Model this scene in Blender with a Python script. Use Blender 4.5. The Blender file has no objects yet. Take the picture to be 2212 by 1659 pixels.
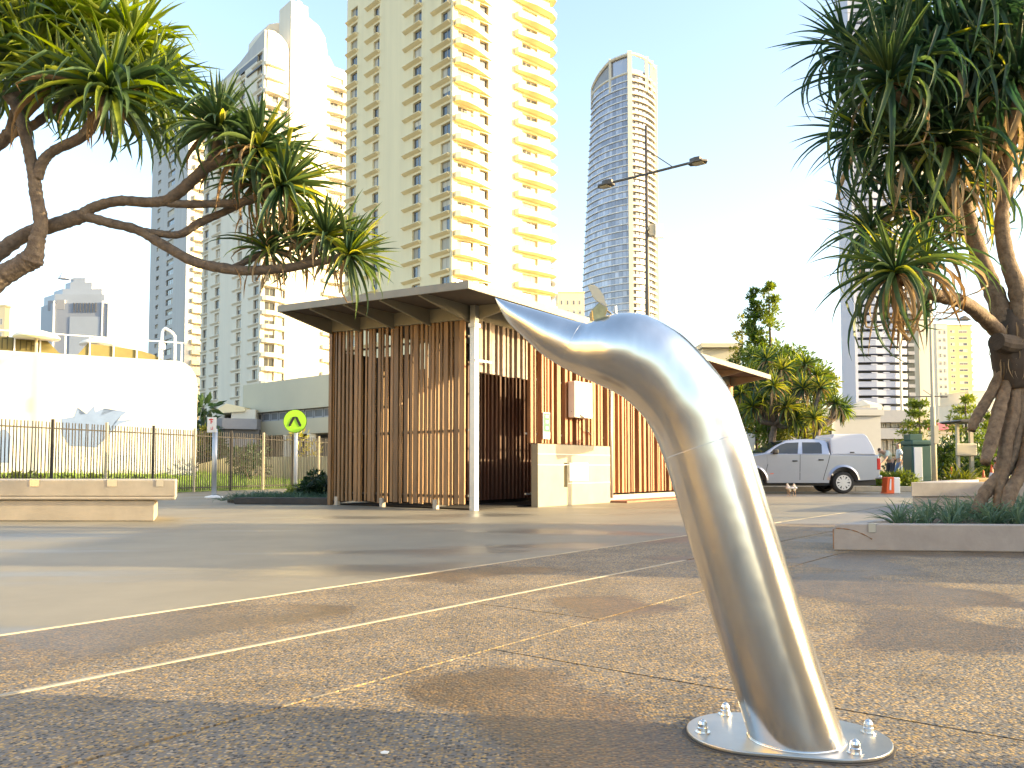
import bpy, bmesh, math, random
import numpy as np
from mathutils import Vector, Matrix, Euler
R = math.radians
random.seed(11)
SC = bpy.context.scene
COL = SC.collection

# ------------------------------------------------------------------ camera, light, exposure
H = 0.85                       # the photographer holds the camera low
FPX, CX, CY = 1782.0, 1106.0, 918.6
PITCH = R(3.0)
CP, SP = math.cos(PITCH), math.sin(PITCH)
cam = bpy.data.cameras.new('camera')
cam.lens = 36.0 * FPX / 2212.0
cam.sensor_width = 36.0
cam.shift_y = (CY - 829.5) / 2212.0
cam.clip_start, cam.clip_end = 0.05, 6000.0
camo = bpy.data.objects.new('camera', cam)
COL.objects.link(camo)
camo.location = (0, 0, H)
camo.rotation_euler = (R(90) + PITCH, 0, 0)
SC.camera = camo

SUN_EL = R(13.5)
SUN_DIR = Vector((0.988, -0.155, 0)).normalized()
SUN_ROT = math.atan2(SUN_DIR.x, SUN_DIR.y)
world = bpy.data.worlds.new('World')
SC.world = world
world.use_nodes = True
wn = world.node_tree.nodes
bg = wn['Background']
sky = wn.new('ShaderNodeTexSky')
sky.sky_type = 'NISHITA'
sky.sun_disc = False
sky.sun_elevation = SUN_EL
sky.sun_rotation = SUN_ROT
sky.air_density, sky.dust_density, sky.ozone_density = 1.0, 2.6, 0.65
world.node_tree.links.new(sky.outputs[0], bg.inputs[0])
bg.inputs[1].default_value = 0.15
sl = bpy.data.lights.new('sun', 'SUN')
sl.energy = 3.3
sl.angle = R(0.53)
sl.color = (1.0, 0.77, 0.40)
so = bpy.data.objects.new('sun', sl)
COL.objects.link(so)
sv = Vector((SUN_DIR.x * math.cos(SUN_EL), SUN_DIR.y * math.cos(SUN_EL), math.sin(SUN_EL)))
so.rotation_euler = sv.to_track_quat('Z', 'Y').to_euler()
SC.view_settings.view_transform = 'Standard'
SC.view_settings.look = 'None'
SC.view_settings.exposure = 2.08
SC.view_settings.gamma = 1.0
SC.cycles.max_bounces = 6
SC.cycles.transparent_max_bounces = 8
SC.cycles.caustics_reflective = False
SC.cycles.caustics_refractive = False


def ray(u, v):
    a, b = (u - CX) / FPX, (CY - v) / FPX
    return Vector((a, CP - b * SP, SP + b * CP))


def px(u, v, Y):
    d = ray(u, v)
    return Vector((0, 0, H)) + d * (Y / d.y)


def gp(u, v, z=0.0):
    d = ray(u, v)
    return Vector((0, 0, H)) + d * ((z - H) / d.z)


def onplane(u, v, p, n):
    d = ray(u, v)
    o = Vector((0, 0, H))
    return o + d * ((Vector(p) - o).dot(n) / d.dot(n))


# ------------------------------------------------------------------ materials
MATS = {}


def mat(name, col, rough=0.6, metal=0.0, var=0.0, vscale=3.0, rnd=0.0, bump=0.0, bscale=40.0, spec=0.5, col2=None, stretch=None,
        wet=None, coord='Object'):
    m = bpy.data.materials.new(name)
    m.use_nodes = True
    nt = m.node_tree
    b = nt.nodes['Principled BSDF']
    b.inputs['Base Color'].default_value = (*col, 1)
    b.inputs['Roughness'].default_value = rough
    b.inputs['Metallic'].default_value = metal
    b.inputs['Specular IOR Level'].default_value = spec
    last = None
    tc = nt.nodes.new('ShaderNodeTexCoord')
    src = tc.outputs[coord]
    if stretch:
        mp = nt.nodes.new('ShaderNodeMapping')
        mp.inputs['Scale'].default_value = stretch
        nt.links.new(src, mp.inputs[0])
        src = mp.outputs[0]
    if var or col2:
        n = nt.nodes.new('ShaderNodeTexNoise')
        n.inputs['Scale'].default_value = vscale
        n.inputs['Detail'].default_value = 6
        n.inputs['Roughness'].default_value = 0.6
        nt.links.new(src, n.inputs['Vector'])
        cr = nt.nodes.new('ShaderNodeValToRGB')
        cr.color_ramp.elements[0].position = 0.3
        cr.color_ramp.elements[1].position = 0.7
        c2 = col2 if col2 else tuple(min(1, c * (1 + var)) for c in col)
        c1 = col if col2 else tuple(c * (1 - var) for c in col)
        cr.color_ramp.elements[0].color = (*c1, 1)
        cr.color_ramp.elements[1].color = (*c2, 1)
        nt.links.new(n.outputs['Fac'], cr.inputs[0])
        last = cr.outputs[0]
    if rnd:
        oi = nt.nodes.new('ShaderNodeObjectInfo')
        mr = nt.nodes.new('ShaderNodeMapRange')
        mr.inputs[3].default_value = 1 - rnd
        mr.inputs[4].default_value = 1 + rnd
        nt.links.new(oi.outputs['Random'], mr.inputs[0])
        mx = nt.nodes.new('ShaderNodeMix')
        mx.data_type = 'RGBA'
        mx.blend_type = 'MULTIPLY'
        mx.inputs[0].default_value = 1
        if last:
            nt.links.new(last, mx.inputs[6])
        else:
            mx.inputs[6].default_value = (*col, 1)
        nt.links.new(mr.outputs[0], mx.inputs[7])
        last = mx.outputs[2]
    if last:
        nt.links.new(last, b.inputs['Base Color'])
    if bump:
        n2 = nt.nodes.new('ShaderNodeTexNoise')
        n2.inputs['Scale'].default_value = bscale
        n2.inputs['Detail'].default_value = 5
        nt.links.new(src, n2.inputs['Vector'])
        bp = nt.nodes.new('ShaderNodeBump')
        bp.inputs['Strength'].default_value = bump
        bp.inputs['Distance'].default_value = 0.01
        nt.links.new(n2.outputs['Fac'], bp.inputs['Height'])
        nt.links.new(bp.outputs[0], b.inputs['Normal'])
    MATS[name] = m
    return m


def leafmat(name, c1, c2, trans=0.35, rough=0.45, dry=None):
    m = bpy.data.materials.new(name)
    m.use_nodes = True
    nt = m.node_tree
    b = nt.nodes['Principled BSDF']
    b.inputs['Roughness'].default_value = rough
    oi = nt.nodes.new('ShaderNodeObjectInfo')
    tc = nt.nodes.new('ShaderNodeTexCoord')
    n = nt.nodes.new('ShaderNodeTexNoise')
    n.inputs['Scale'].default_value = 2.2
    n.inputs['Detail'].default_value = 4
    nt.links.new(tc.outputs['Object'], n.inputs['Vector'])
    ad = nt.nodes.new('ShaderNodeMath')
    ad.operation = 'ADD'
    nt.links.new(oi.outputs['Random'], ad.inputs[0])
    nt.links.new(n.outputs['Fac'], ad.inputs[1])
    ml = nt.nodes.new('ShaderNodeMath')
    ml.operation = 'MULTIPLY'
    ml.inputs[1].default_value = 0.5
    nt.links.new(ad.outputs[0], ml.inputs[0])
    cr = nt.nodes.new('ShaderNodeValToRGB')
    cr.color_ramp.elements[0].position = 0.25
    cr.color_ramp.elements[1].position = 0.75
    cr.color_ramp.elements[0].color = (*c1, 1)
    cr.color_ramp.elements[1].color = (*c2, 1)
    nt.links.new(ml.outputs[0], cr.inputs[0])
    nt.links.new(cr.outputs[0], b.inputs['Base Color'])
    tr = nt.nodes.new('ShaderNodeBsdfTranslucent')
    hs = nt.nodes.new('ShaderNodeHueSaturation')
    hs.inputs['Value'].default_value = 1.5
    hs.inputs['Saturation'].default_value = 1.15
    nt.links.new(cr.outputs[0], hs.inputs['Color'])
    nt.links.new(hs.outputs[0], tr.inputs[0])
    mx = nt.nodes.new('ShaderNodeMixShader')
    mx.inputs[0].default_value = trans
    nt.links.new(b.outputs[0], mx.inputs[1])
    nt.links.new(tr.outputs[0], mx.inputs[2])
    nt.links.new(mx.outputs[0], nt.nodes['Material Output'].inputs[0])
    MATS[name] = m
    return m


def aggregate_material():
    m = bpy.data.materials.new('exposed_aggregate')
    m.use_nodes = True
    nt = m.node_tree
    L = nt.links.new
    b = nt.nodes['Principled BSDF']
    tc = nt.nodes.new('ShaderNodeTexCoord')
    vo = nt.nodes.new('ShaderNodeTexVoronoi')
    vo.inputs['Scale'].default_value = 78
    L(tc.outputs['Object'], vo.inputs['Vector'])
    sp = nt.nodes.new('ShaderNodeSeparateColor')
    L(vo.outputs['Color'], sp.inputs[0])
    cr = nt.nodes.new('ShaderNodeValToRGB')
    e = cr.color_ramp.elements
    e[0].position, e[0].color = 0.0, (0.035, 0.03, 0.026, 1)
    e[1].position, e[1].color = 1.0, (0.50, 0.40, 0.28, 1)
    for p, c in ((0.22, (0.085, 0.072, 0.06, 1)), (0.42, (0.36, 0.225, 0.08, 1)), (0.6, (0.52, 0.335, 0.11, 1)), (0.74, (0.24, 0.18, 0.12, 1)), (0.88, (0.60, 0.37, 0.12, 1))):
        x = e.new(p)
        x.color = c
    L(sp.outputs[0], cr.inputs[0])
    # cement matrix between stones
    cm = nt.nodes.new('ShaderNodeMapRange')
    cm.inputs[1].default_value = 0.42
    cm.inputs[2].default_value = 0.62
    L(vo.outputs['Distance'], cm.inputs[0])
    mx = nt.nodes.new('ShaderNodeMix')
    mx.data_type = 'RGBA'
    L(cm.outputs[0], mx.inputs[0])
    L(cr.outputs[0], mx.inputs[6])
    mx.inputs[7].default_value = (0.19, 0.172, 0.148, 1)
    # wet stains with their own outline
    n = nt.nodes.new('ShaderNodeTexNoise')
    n.inputs['Scale'].default_value = 0.55
    n.inputs['Detail'].default_value = 4
    n.inputs['Roughness'].default_value = 0.45
    L(tc.outputs['Object'], n.inputs['Vector'])
    wr = nt.nodes.new('ShaderNodeMapRange')
    wr.inputs[1].default_value = 0.52
    wr.inputs[2].default_value = 0.56
    L(n.outputs['Fac'], wr.inputs[0])
    mu = nt.nodes.new('ShaderNodeMix')
    mu.data_type = 'RGBA'
    mu.blend_type = 'MULTIPLY'
    L(wr.outputs[0], mu.inputs[0])
    L(mx.outputs[2], mu.inputs[6])
    mu.inputs[7].default_value = (0.55, 0.49, 0.43, 1)
    dn = nt.nodes.new('ShaderNodeTexNoise')
    dn.inputs['Scale'].default_value = 2.5
    dn.inputs['Detail'].default_value = 8
    L(tc.outputs['Object'], dn.inputs['Vector'])
    dr = nt.nodes.new('ShaderNodeMapRange')
    dr.inputs[1].default_value, dr.inputs[2].default_value = 0.3, 0.7
    dr.inputs[3].default_value, dr.inputs[4].default_value = 0.62, 0.95
    L(dn.outputs['Fac'], dr.inputs[0])
    m3 = nt.nodes.new('ShaderNodeMix')
    m3.data_type = 'RGBA'
    m3.blend_type = 'MULTIPLY'
    m3.inputs[0].default_value = 1
    L(mu.outputs[2], m3.inputs[6])
    L(dr.outputs[0], m3.inputs[7])
    L(m3.outputs[2], b.inputs['Base Color'])
    rr = nt.nodes.new('ShaderNodeMapRange')
    rr.inputs[3].default_value, rr.inputs[4].default_value = 0.75, 0.42
    L(wr.outputs[0], rr.inputs[0])
    L(rr.outputs[0], b.inputs['Roughness'])
    inv = nt.nodes.new('ShaderNodeMath')
    inv.operation = 'SUBTRACT'
    inv.inputs[0].default_value = 1
    L(vo.outputs['Distance'], inv.inputs[1])
    bp = nt.nodes.new('ShaderNodeBump')
    bp.inputs['Strength'].default_value = 0.5
    bp.inputs['Distance'].default_value = 0.005
    L(inv.outputs[0], bp.inputs['Height'])
    L(bp.outputs[0], b.inputs['Normal'])
    MATS['aggregate'] = m
    return m


def concrete_material(name, c1, c2, wetc, rough=0.6):
    m = bpy.data.materials.new(name)
    m.use_nodes = True
    nt = m.node_tree
    L = nt.links.new
    b = nt.nodes['Principled BSDF']
    tc = nt.nodes.new('ShaderNodeTexCoord')
    n1 = nt.nodes.new('ShaderNodeTexNoise')
    n1.inputs['Scale'].default_value = 0.8
    n1.inputs['Detail'].default_value = 9
    n1.inputs['Roughness'].default_value = 0.62
    L(tc.outputs['Object'], n1.inputs['Vector'])
    cr = nt.nodes.new('ShaderNodeValToRGB')
    cr.color_ramp.elements[0].position, cr.color_ramp.elements[0].color = 0.3, (*c1, 1)
    cr.color_ramp.elements[1].position, cr.color_ramp.elements[1].color = 0.7, (*c2, 1)
    L(n1.outputs['Fac'], cr.inputs[0])
    mp = nt.nodes.new('ShaderNodeMapping')
    mp.inputs['Scale'].default_value = (0.16, 0.5, 1)
    mp.inputs['Rotation'].default_value = (0, 0, R(-38))
    L(tc.outputs['Object'], mp.inputs[0])
    n2 = nt.nodes.new('ShaderNodeTexNoise')
    n2.inputs['Scale'].default_value = 1.6
    n2.inputs['Detail'].default_value = 5
    L(mp.outputs[0], n2.inputs['Vector'])
    wr = nt.nodes.new('ShaderNodeMapRange')
    wr.inputs[1].default_value, wr.inputs[2].default_value = 0.52, 0.62
    L(n2.outputs['Fac'], wr.inputs[0])
    mx = nt.nodes.new('ShaderNodeMix')
    mx.data_type = 'RGBA'
    L(wr.outputs[0], mx.inputs[0])
    L(cr.outputs[0], mx.inputs[6])
    mx.inputs[7].default_value = (*wetc, 1)
    L(mx.outputs[2], b.inputs['Base Color'])
    rr = nt.nodes.new('ShaderNodeMapRange')
    rr.inputs[3].default_value, rr.inputs[4].default_value = rough, 0.38
    L(wr.outputs[0], rr.inputs[0])
    L(rr.outputs[0], b.inputs['Roughness'])
    n3 = nt.nodes.new('ShaderNodeTexNoise')
    n3.inputs['Scale'].default_value = 60
    n3.inputs['Detail'].default_value = 6
    L(tc.outputs['Object'], n3.inputs['Vector'])
    bp = nt.nodes.new('ShaderNodeBump')
    bp.inputs['Strength'].default_value = 0.15
    bp.inputs['Distance'].default_value = 0.004
    L(n3.outputs['Fac'], bp.inputs['Height'])
    L(bp.outputs[0], b.inputs['Normal'])
    MATS[name] = m
    return m


def steel_material():
    m = bpy.data.materials.new('brushed_steel')
    m.use_nodes = True
    nt = m.node_tree
    L = nt.links.new
    b = nt.nodes['Principled BSDF']
    b.inputs['Metallic'].default_value = 1
    tc = nt.nodes.new('ShaderNodeTexCoord')
    mp = nt.nodes.new('ShaderNodeMapping')
    mp.inputs['Scale'].default_value = (8, 8, 0.8)
    L(tc.outputs['Object'], mp.inputs[0])
    n = nt.nodes.new('ShaderNodeTexNoise')
    n.inputs['Scale'].default_value = 2
    n.inputs['Detail'].default_value = 8
    L(mp.outputs[0], n.inputs['Vector'])
    cr = nt.nodes.new('ShaderNodeValToRGB')
    cr.color_ramp.elements[0].position, cr.color_ramp.elements[0].color = 0.3, (0.68, 0.67, 0.65, 1)
    cr.color_ramp.elements[1].position, cr.color_ramp.elements[1].color = 0.7, (0.78, 0.77, 0.75, 1)
    L(n.outputs['Fac'], cr.inputs[0])
    L(cr.outputs[0], b.inputs['Base Color'])
    rr = nt.nodes.new('ShaderNodeMapRange')
    rr.inputs[3].default_value, rr.inputs[4].default_value = 0.14, 0.28
    L(n.outputs['Fac'], rr.inputs[0])
    L(rr.outputs[0], b.inputs['Roughness'])
    n2 = nt.nodes.new('ShaderNodeTexNoise')
    n2.inputs['Scale'].default_value = 3.0
    n2.inputs['Detail'].default_value = 3
    L(tc.outputs['Object'], n2.inputs['Vector'])
    bp = nt.nodes.new('ShaderNodeBump')
    bp.inputs['Strength'].default_value = 0.10
    bp.inputs['Distance'].default_value = 0.05
    L(n2.outputs['Fac'], bp.inputs['Height'])
    L(bp.outputs[0], b.inputs['Normal'])
    MATS['steel'] = m


aggregate_material()
concrete_material('plaza_concrete', (0.19, 0.168, 0.124), (0.255, 0.225, 0.166), (0.14, 0.128, 0.104))
concrete_material('road_concrete', (0.17, 0.155, 0.135), (0.23, 0.21, 0.18), (0.11, 0.103, 0.095))
steel_material()
mat('joint', (0.10, 0.085, 0.07), 0.9)
mat('edge_strip', (0.32, 0.285, 0.22), 0.6, var=0.15)
mat('far_ground', (0.20, 0.18, 0.14), 0.9, var=0.2, vscale=0.05)
mat('planter_concrete', (0.33, 0.30, 0.275), 0.75, var=0.14, vscale=4, bump=0.2)
mat('bench_concrete', (0.42, 0.37, 0.30), 0.75, var=0.12, vscale=3, bump=0.2)
mat('rust', (0.28, 0.14, 0.06), 0.9, var=0.3, vscale=20)
mat('plate_steel', (0.50, 0.49, 0.47), 0.36, metal=1, var=0.1, vscale=6)
mat('lever_sunlit', (0.62, 0.56, 0.42), 0.5, metal=0.35)  # cream tint imitates sunlight on the steel lever
mat('hood_reflection', (0.34, 0.28, 0.15), 0.3, metal=0.9, var=0.35, vscale=25)  # gold-brown tint imitates what the mirrored hood reflects
mat('steel_clip', (0.62, 0.61, 0.57), 0.35, metal=1)
mat('soil', (0.06, 0.045, 0.03), 1.0, var=0.4, vscale=10)
mat('slat_timber', (0.15, 0.080, 0.032), 0.55, col2=(0.28, 0.158, 0.066), vscale=2.0, stretch=(9, 9, 0.7), rnd=0.35)
mat('slat_red', (0.24, 0.10, 0.045), 0.55, col2=(0.40, 0.20, 0.095), vscale=2.0, stretch=(9, 9, 0.7), rnd=0.35)
mat('slat_dark', (0.05, 0.02, 0.012), 0.6, col2=(0.10, 0.04, 0.022), vscale=2.0, stretch=(9, 9, 0.7), rnd=0.3)  # dark red-brown timber, darkened further to imitate the doorway's shade
mat('slat_grey', (0.30, 0.24, 0.20), 0.7, var=0.2, vscale=3, rnd=0.15)
mat('roof_grey', (0.22, 0.205, 0.165), 0.5, var=0.08)
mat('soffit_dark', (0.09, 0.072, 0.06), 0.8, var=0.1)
mat('beam_grey', (0.25, 0.235, 0.19), 0.55, var=0.06)
mat('galv', (0.50, 0.51, 0.52), 0.4, metal=0.6, var=0.08)
mat('shade_inside', (0.010, 0.008, 0.007), 0.9)  # near-black colour stands in for the shade inside the block
mat('cream_panel', (0.62, 0.55, 0.42), 0.6, var=0.05)
mat('white_box', (0.78, 0.77, 0.74), 0.45, var=0.03)
mat('low_wall', (0.33, 0.30, 0.22), 0.8, var=0.08, vscale=2, bump=0.15)
mat('plinth', (0.46, 0.40, 0.32), 0.8, var=0.15)
mat('red_paving', (0.34, 0.16, 0.10), 0.85, var=0.2, vscale=5)
mat('tower_cream', (0.80, 0.685, 0.43), 0.75, var=0.06, vscale=0.5, stretch=(1, 1, 0.08))
mat('tower_white', (0.70, 0.645, 0.53), 0.75, var=0.06, vscale=0.5, stretch=(1, 1, 0.08))
mat('tower_grey', (0.46, 0.455, 0.44), 0.75, var=0.06, vscale=0.5, stretch=(1, 1, 0.08))
mat('win_frame', (0.42, 0.38, 0.30), 0.5)
mat('win_frame_white', (0.72, 0.70, 0.64), 0.5)
mat('curtain', (0.50, 0.46, 0.38), 0.8, rnd=0.3)
mat('win_glass', (0.055, 0.062, 0.072), 0.06, spec=0.9, rnd=0.3)
mat('glass_blue_a', (0.34, 0.345, 0.39), 0.15, metal=0.35, rnd=0.1)
mat('glass_blue_b', (0.25, 0.255, 0.29), 0.15, metal=0.35, rnd=0.1)
mat('glass_blue_c', (0.43, 0.435, 0.48), 0.15, metal=0.3, rnd=0.1)
mat('slab_white', (0.66, 0.66, 0.64), 0.6)
mat('slab_cream', (0.68, 0.62, 0.50), 0.6)
mat('balcony_blue', (0.42, 0.45, 0.55), 0.6, var=0.04)
mat('recess_dark', (0.06, 0.065, 0.06), 0.4)
mat('yellow_tower', (0.66, 0.50, 0.24), 0.75, var=0.03, vscale=0.2)
mat('blue_tower', (0.26, 0.285, 0.345), 0.5, var=0.04, vscale=0.1)
mat('blue_tower_light', (0.33, 0.37, 0.44), 0.4, var=0.04, vscale=0.1)
mat('wall_white', (0.47, 0.46, 0.44), 0.8, var=0.02)
mat('mural_blue', (0.12, 0.175, 0.32), 0.8, var=0.08)
mat('frieze', (0.15, 0.125, 0.035), 0.6, var=0.15, vscale=2)
mat('frieze_mark', (0.06, 0.05, 0.015), 0.7)
mat('parasol', (0.78, 0.72, 0.62), 0.8, var=0.04)
mat('fence_bar', (0.035, 0.03, 0.025), 0.6)
mat('fence_post', (0.42, 0.36, 0.25), 0.7, var=0.1)
mat('podium_grey', (0.30, 0.305, 0.33), 0.7, var=0.04)
mat('podium_dark', (0.10, 0.105, 0.12), 0.5)
mat('podium_beige', (0.44, 0.40, 0.29), 0.5, var=0.06, vscale=0.3)
mat('podium_glass', (0.07, 0.075, 0.08), 0.1, spec=0.8, rnd=0.35)
mat('white_paint', (0.78, 0.78, 0.76), 0.5, var=0.03)
mat('sign_lime', (0.42, 0.80, 0.03), 0.4)
mat('sign_black', (0.02, 0.02, 0.02), 0.5)
mat('sign_red', (0.60, 0.04, 0.05), 0.5)
mat('sign_green', (0.02, 0.16, 0.07), 0.5)
mat('kerb_dark', (0.05, 0.048, 0.046), 0.8, var=0.2, vscale=6)
mat('kerb', (0.45, 0.38, 0.28), 0.85, var=0.12, vscale=3)
mat('lamp_dark', (0.075, 0.065, 0.055), 0.45, var=0.1)
mat('lamp_lens', (0.45, 0.40, 0.30), 0.3)
mat('car_silver', (0.38, 0.41, 0.48), 0.28, metal=0.6, var=0.02)
mat('car_white', (0.50, 0.52, 0.58), 0.3)
mat('car_glass', (0.03, 0.034, 0.036), 0.05, spec=0.8)
mat('rubber', (0.025, 0.025, 0.025), 0.85)
mat('black_plastic', (0.03, 0.03, 0.032), 0.5)
mat('alloy', (0.70, 0.69, 0.67), 0.35, metal=0.3)
mat('tail_red', (0.55, 0.03, 0.025), 0.25)
mat('orange', (0.80, 0.13, 0.03), 0.5)
mat('orange_shirt', (0.75, 0.10, 0.03), 0.8)
mat('pale_shirt', (0.66, 0.66, 0.52), 0.85)
mat('dark_cloth', (0.035, 0.035, 0.045), 0.85)
mat('blue_cloth', (0.16, 0.22, 0.33), 0.85)
mat('skin', (0.52, 0.31, 0.21), 0.6)
mat('hair', (0.06, 0.035, 0.02), 0.6)
mat('gull_white', (0.72, 0.64, 0.50), 0.8)
mat('gull_leg', (0.55, 0.35, 0.20), 0.6)
mat('bin_green', (0.03, 0.085, 0.07), 0.5)
mat('bin_panel', (0.52, 0.54, 0.60), 0.5)
mat('kiosk_beige', (0.50, 0.43, 0.30), 0.7, var=0.08)
mat('log', (0.36, 0.24, 0.12), 0.9, var=0.2, vscale=8)
mat('bark', (0.075, 0.057, 0.046), 0.85, col2=(0.17, 0.135, 0.105), vscale=14, bump=1.0, bscale=45)
mat('bark_warm', (0.10, 0.065, 0.04), 0.85, col2=(0.26, 0.18, 0.11), vscale=16, bump=1.0, bscale=45)
mat('bark_dark', (0.06, 0.042, 0.028), 0.9, var=0.3, vscale=6, bump=0.5)
mat('hill', (0.24, 0.27, 0.29), 1.0, var=0.15, vscale=0.01)
mat('red_roof', (0.42, 0.10, 0.09), 0.7)
mat('lawn', (0.20, 0.28, 0.03), 0.95, col2=(0.32, 0.36, 0.06), vscale=3)
leafmat('leaf_a', (0.026, 0.066, 0.034), (0.105, 0.15, 0.042), 0.32)
leafmat('leaf_sunlit', (0.15, 0.20, 0.025), (0.42, 0.39, 0.07), 0.45)  # yellower tone imitating sunlit leaves, used most at the crown tops
leafmat('leaf_dead', (0.20, 0.125, 0.06), (0.40, 0.30, 0.18), 0.25, rough=0.8)
leafmat('foliage_mid', (0.055, 0.10, 0.015), (0.20, 0.235, 0.035), 0.40)
leafmat('foliage_dark', (0.018, 0.045, 0.016), (0.05, 0.09, 0.025), 0.25)
leafmat('foliage_yellow', (0.14, 0.16, 0.025), (0.30, 0.27, 0.05), 0.4)
leafmat('foliage_blue', (0.06, 0.12, 0.075), (0.16, 0.24, 0.15), 0.25)
leafmat('grass_blade', (0.10, 0.20, 0.025), (0.22, 0.32, 0.06), 0.35)


# ------------------------------------------------------------------ mesh helpers
class MB:
    def __init__(self):
        self.v, self.f, self.mi = [], [], []

    def face(self, pts, mi=0):
        i = len(self.v)
        self.v += [tuple(p) for p in pts]
        self.f.append(tuple(range(i, i + len(pts))))
        self.mi.append(mi)

    def box(self, x0, x1, y0, y1, z0, z1, mi=0, M=None):
        i = len(self.v)
        pts = [Vector((x, y, z)) for z in (z0, z1) for y in (y0, y1) for x in (x0, x1)]
        if M is not None:
            pts = [M @ p for p in pts]
        self.v += [tuple(p) for p in pts]
        for q in ((0, 2, 3, 1), (4, 5, 7, 6), (0, 1, 5, 4), (2, 6, 7, 3), (0, 4, 6, 2), (1, 3, 7, 5)):
            self.f.append(tuple(i + k for k in q))
            self.mi.append(mi)

    def prism(self, poly, axis, a, b, mi=0, M=None):
        """poly in the two other axes (x,y)->z  (x,z)->y  (y,z)->x, extruded from a to b along axis."""
        n = len(poly)
        i = len(self.v)

        def mk(p, t):
            if axis == 'z':
                q = Vector((p[0], p[1], t))
            elif axis == 'y':
                q = Vector((p[0], t, p[1]))
            else:
                q = Vector((t, p[0], p[1]))
            return M @ q if M is not None else q
        self.v += [tuple(mk(p, a)) for p in poly] + [tuple(mk(p, b)) for p in poly]
        self.f.append(tuple(i + k for k in range(n)))
        self.f.append(tuple(i + n + k for k in reversed(range(n))))
        self.mi += [mi, mi]
        for k in range(n):
            k2 = (k + 1) % n
            self.f.append((i + k, i + n + k, i + n + k2, i + k2))
            self.mi.append(mi)

    def tube(self, pts, rad, seg=10, mi=0, cap=True):
        pts = [Vector(p) for p in pts]
        n = len(pts)
        base = len(self.v)
        up = Vector((0.13, 0.21, 1)).normalized()
        t0 = (pts[1] - pts[0]).normalized()
        if abs(t0.dot(up)) > 0.95:
            up = Vector((1, 0.1, 0)).normalized()
        nrm = (up - t0 * up.dot(t0)).normalized()
        for k in range(n):
            t = (pts[min(k + 1, n - 1)] - pts[max(k - 1, 0)]).normalized()
            nrm = (nrm - t * nrm.dot(t)).normalized()
            bi = t.cross(nrm)
            r = rad[k] if isinstance(rad, (list, tuple)) else rad
            for s in range(seg):
                a = 2 * math.pi * s / seg
                self.v.append(tuple(pts[k] + (nrm * math.cos(a) + bi * math.sin(a)) * r))
        for k in range(n - 1):
            for s in range(seg):
                s2 = (s + 1) % seg
                self.f.append((base + k * seg + s, base + k * seg + s2, base + (k + 1) * seg + s2, base + (k + 1) * seg + s))
                self.mi.append(mi)
        if cap:
            self.f.append(tuple(base + s for s in reversed(range(seg))))
            self.f.append(tuple(base + (n - 1) * seg + s for s in range(seg)))
            self.mi += [mi, mi]

    def lathe(self, prof, c, seg=16, mi=0, axis='z'):
        """prof: list of (r, h)"""
        c = Vector(c)
        base = len(self.v)
        for r, h in prof:
            for s in range(seg):
                a = 2 * math.pi * s / seg
                if axis == 'z':
                    q = Vector((r * math.cos(a), r * math.sin(a), h))
                elif axis == 'y':
                    q = Vector((r * math.cos(a), h, r * math.sin(a)))
                else:
                    q = Vector((h, r * math.cos(a), r * math.sin(a)))
                self.v.append(tuple(c + q))
        for k in range(len(prof) - 1):
            for s in range(seg):
                s2 = (s + 1) % seg
                self.f.append((base + k * seg + s, base + k * seg + s2, base + (k + 1) * seg + s2, base + (k + 1) * seg + s))
                self.mi.append(mi)
        if tuple(prof[0]) != tuple(prof[-1]):
            self.f.append(tuple(base + s for s in range(seg)))
            self.f.append(tuple(base + (len(prof) - 1) * seg + s for s in range(seg)))
            self.mi += [mi, mi]

    def mesh(self, name, mats, smooth=False):
        me = bpy.data.meshes.new(name)
        me.from_pydata(self.v, [], self.f)
        for m in (mats if isinstance(mats, (list, tuple)) else [mats]):
            me.materials.append(MATS[m] if isinstance(m, str) else m)
        if any(self.mi):
            me.polygons.foreach_set('material_index', self.mi)
        if smooth:
            me.polygons.foreach_set('use_smooth', [True] * len(me.polygons))
        me.update()
        bm = bmesh.new()
        bm.from_mesh(me)
        bmesh.ops.recalc_face_normals(bm, faces=bm.faces)
        bm.to_mesh(me)
        bm.free()
        return me


def tag(o, label=None, cat=None, group=None, kind=None):
    if label:
        o['label'] = label
    if cat:
        o['category'] = cat
    if group:
        o['group'] = group
    if kind:
        o['kind'] = kind
    return o


def empty(name, loc=(0, 0, 0), rz=0.0, label=None, cat=None, group=None):
    o = bpy.data.objects.new(name, None)
    o.empty_display_size = 0.2
    COL.objects.link(o)
    o.location = loc
    o.rotation_euler = (0, 0, rz)
    return tag(o, label, cat, group)


def put(name, me, parent=None, loc=(0, 0, 0), rot=None, scale=None, mw=None, world=False, kind=None):
    """link a mesh as one object; world=True: its vertices are in world coordinates"""
    o = bpy.data.objects.new(name, me)
    COL.objects.link(o)
    if parent is not None:
        o.parent = parent
        if world:
            m = Matrix.Identity(4)
            p = parent
            chain = []
            while p is not None:
                chain.append(p)
                p = p.parent
            for p in reversed(chain):
                m = m @ p.matrix_parent_inverse @ p.matrix_basis if p.parent is not None else p.matrix_basis.copy()
            o.matrix_parent_inverse = m.inverted()
    if mw is not None:
        o.matrix_basis = mw
    else:
        o.location = loc
        if rot is not None:
            o.rotation_euler = rot
        if scale is not None:
            o.scale = scale
    if kind:
        o['kind'] = kind
    return o


def build(name, mb, mats, parent=None, smooth=False, world=False, kind=None, bevel=0.0, **k):
    o = put(name, mb.mesh(name, mats, smooth), parent, world=world, kind=kind, **k)
    if bevel:
        b = o.modifiers.new('bevel', 'BEVEL')
        b.width = bevel
        b.segments = 2
        b.limit_method = 'ANGLE'
    return o


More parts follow.
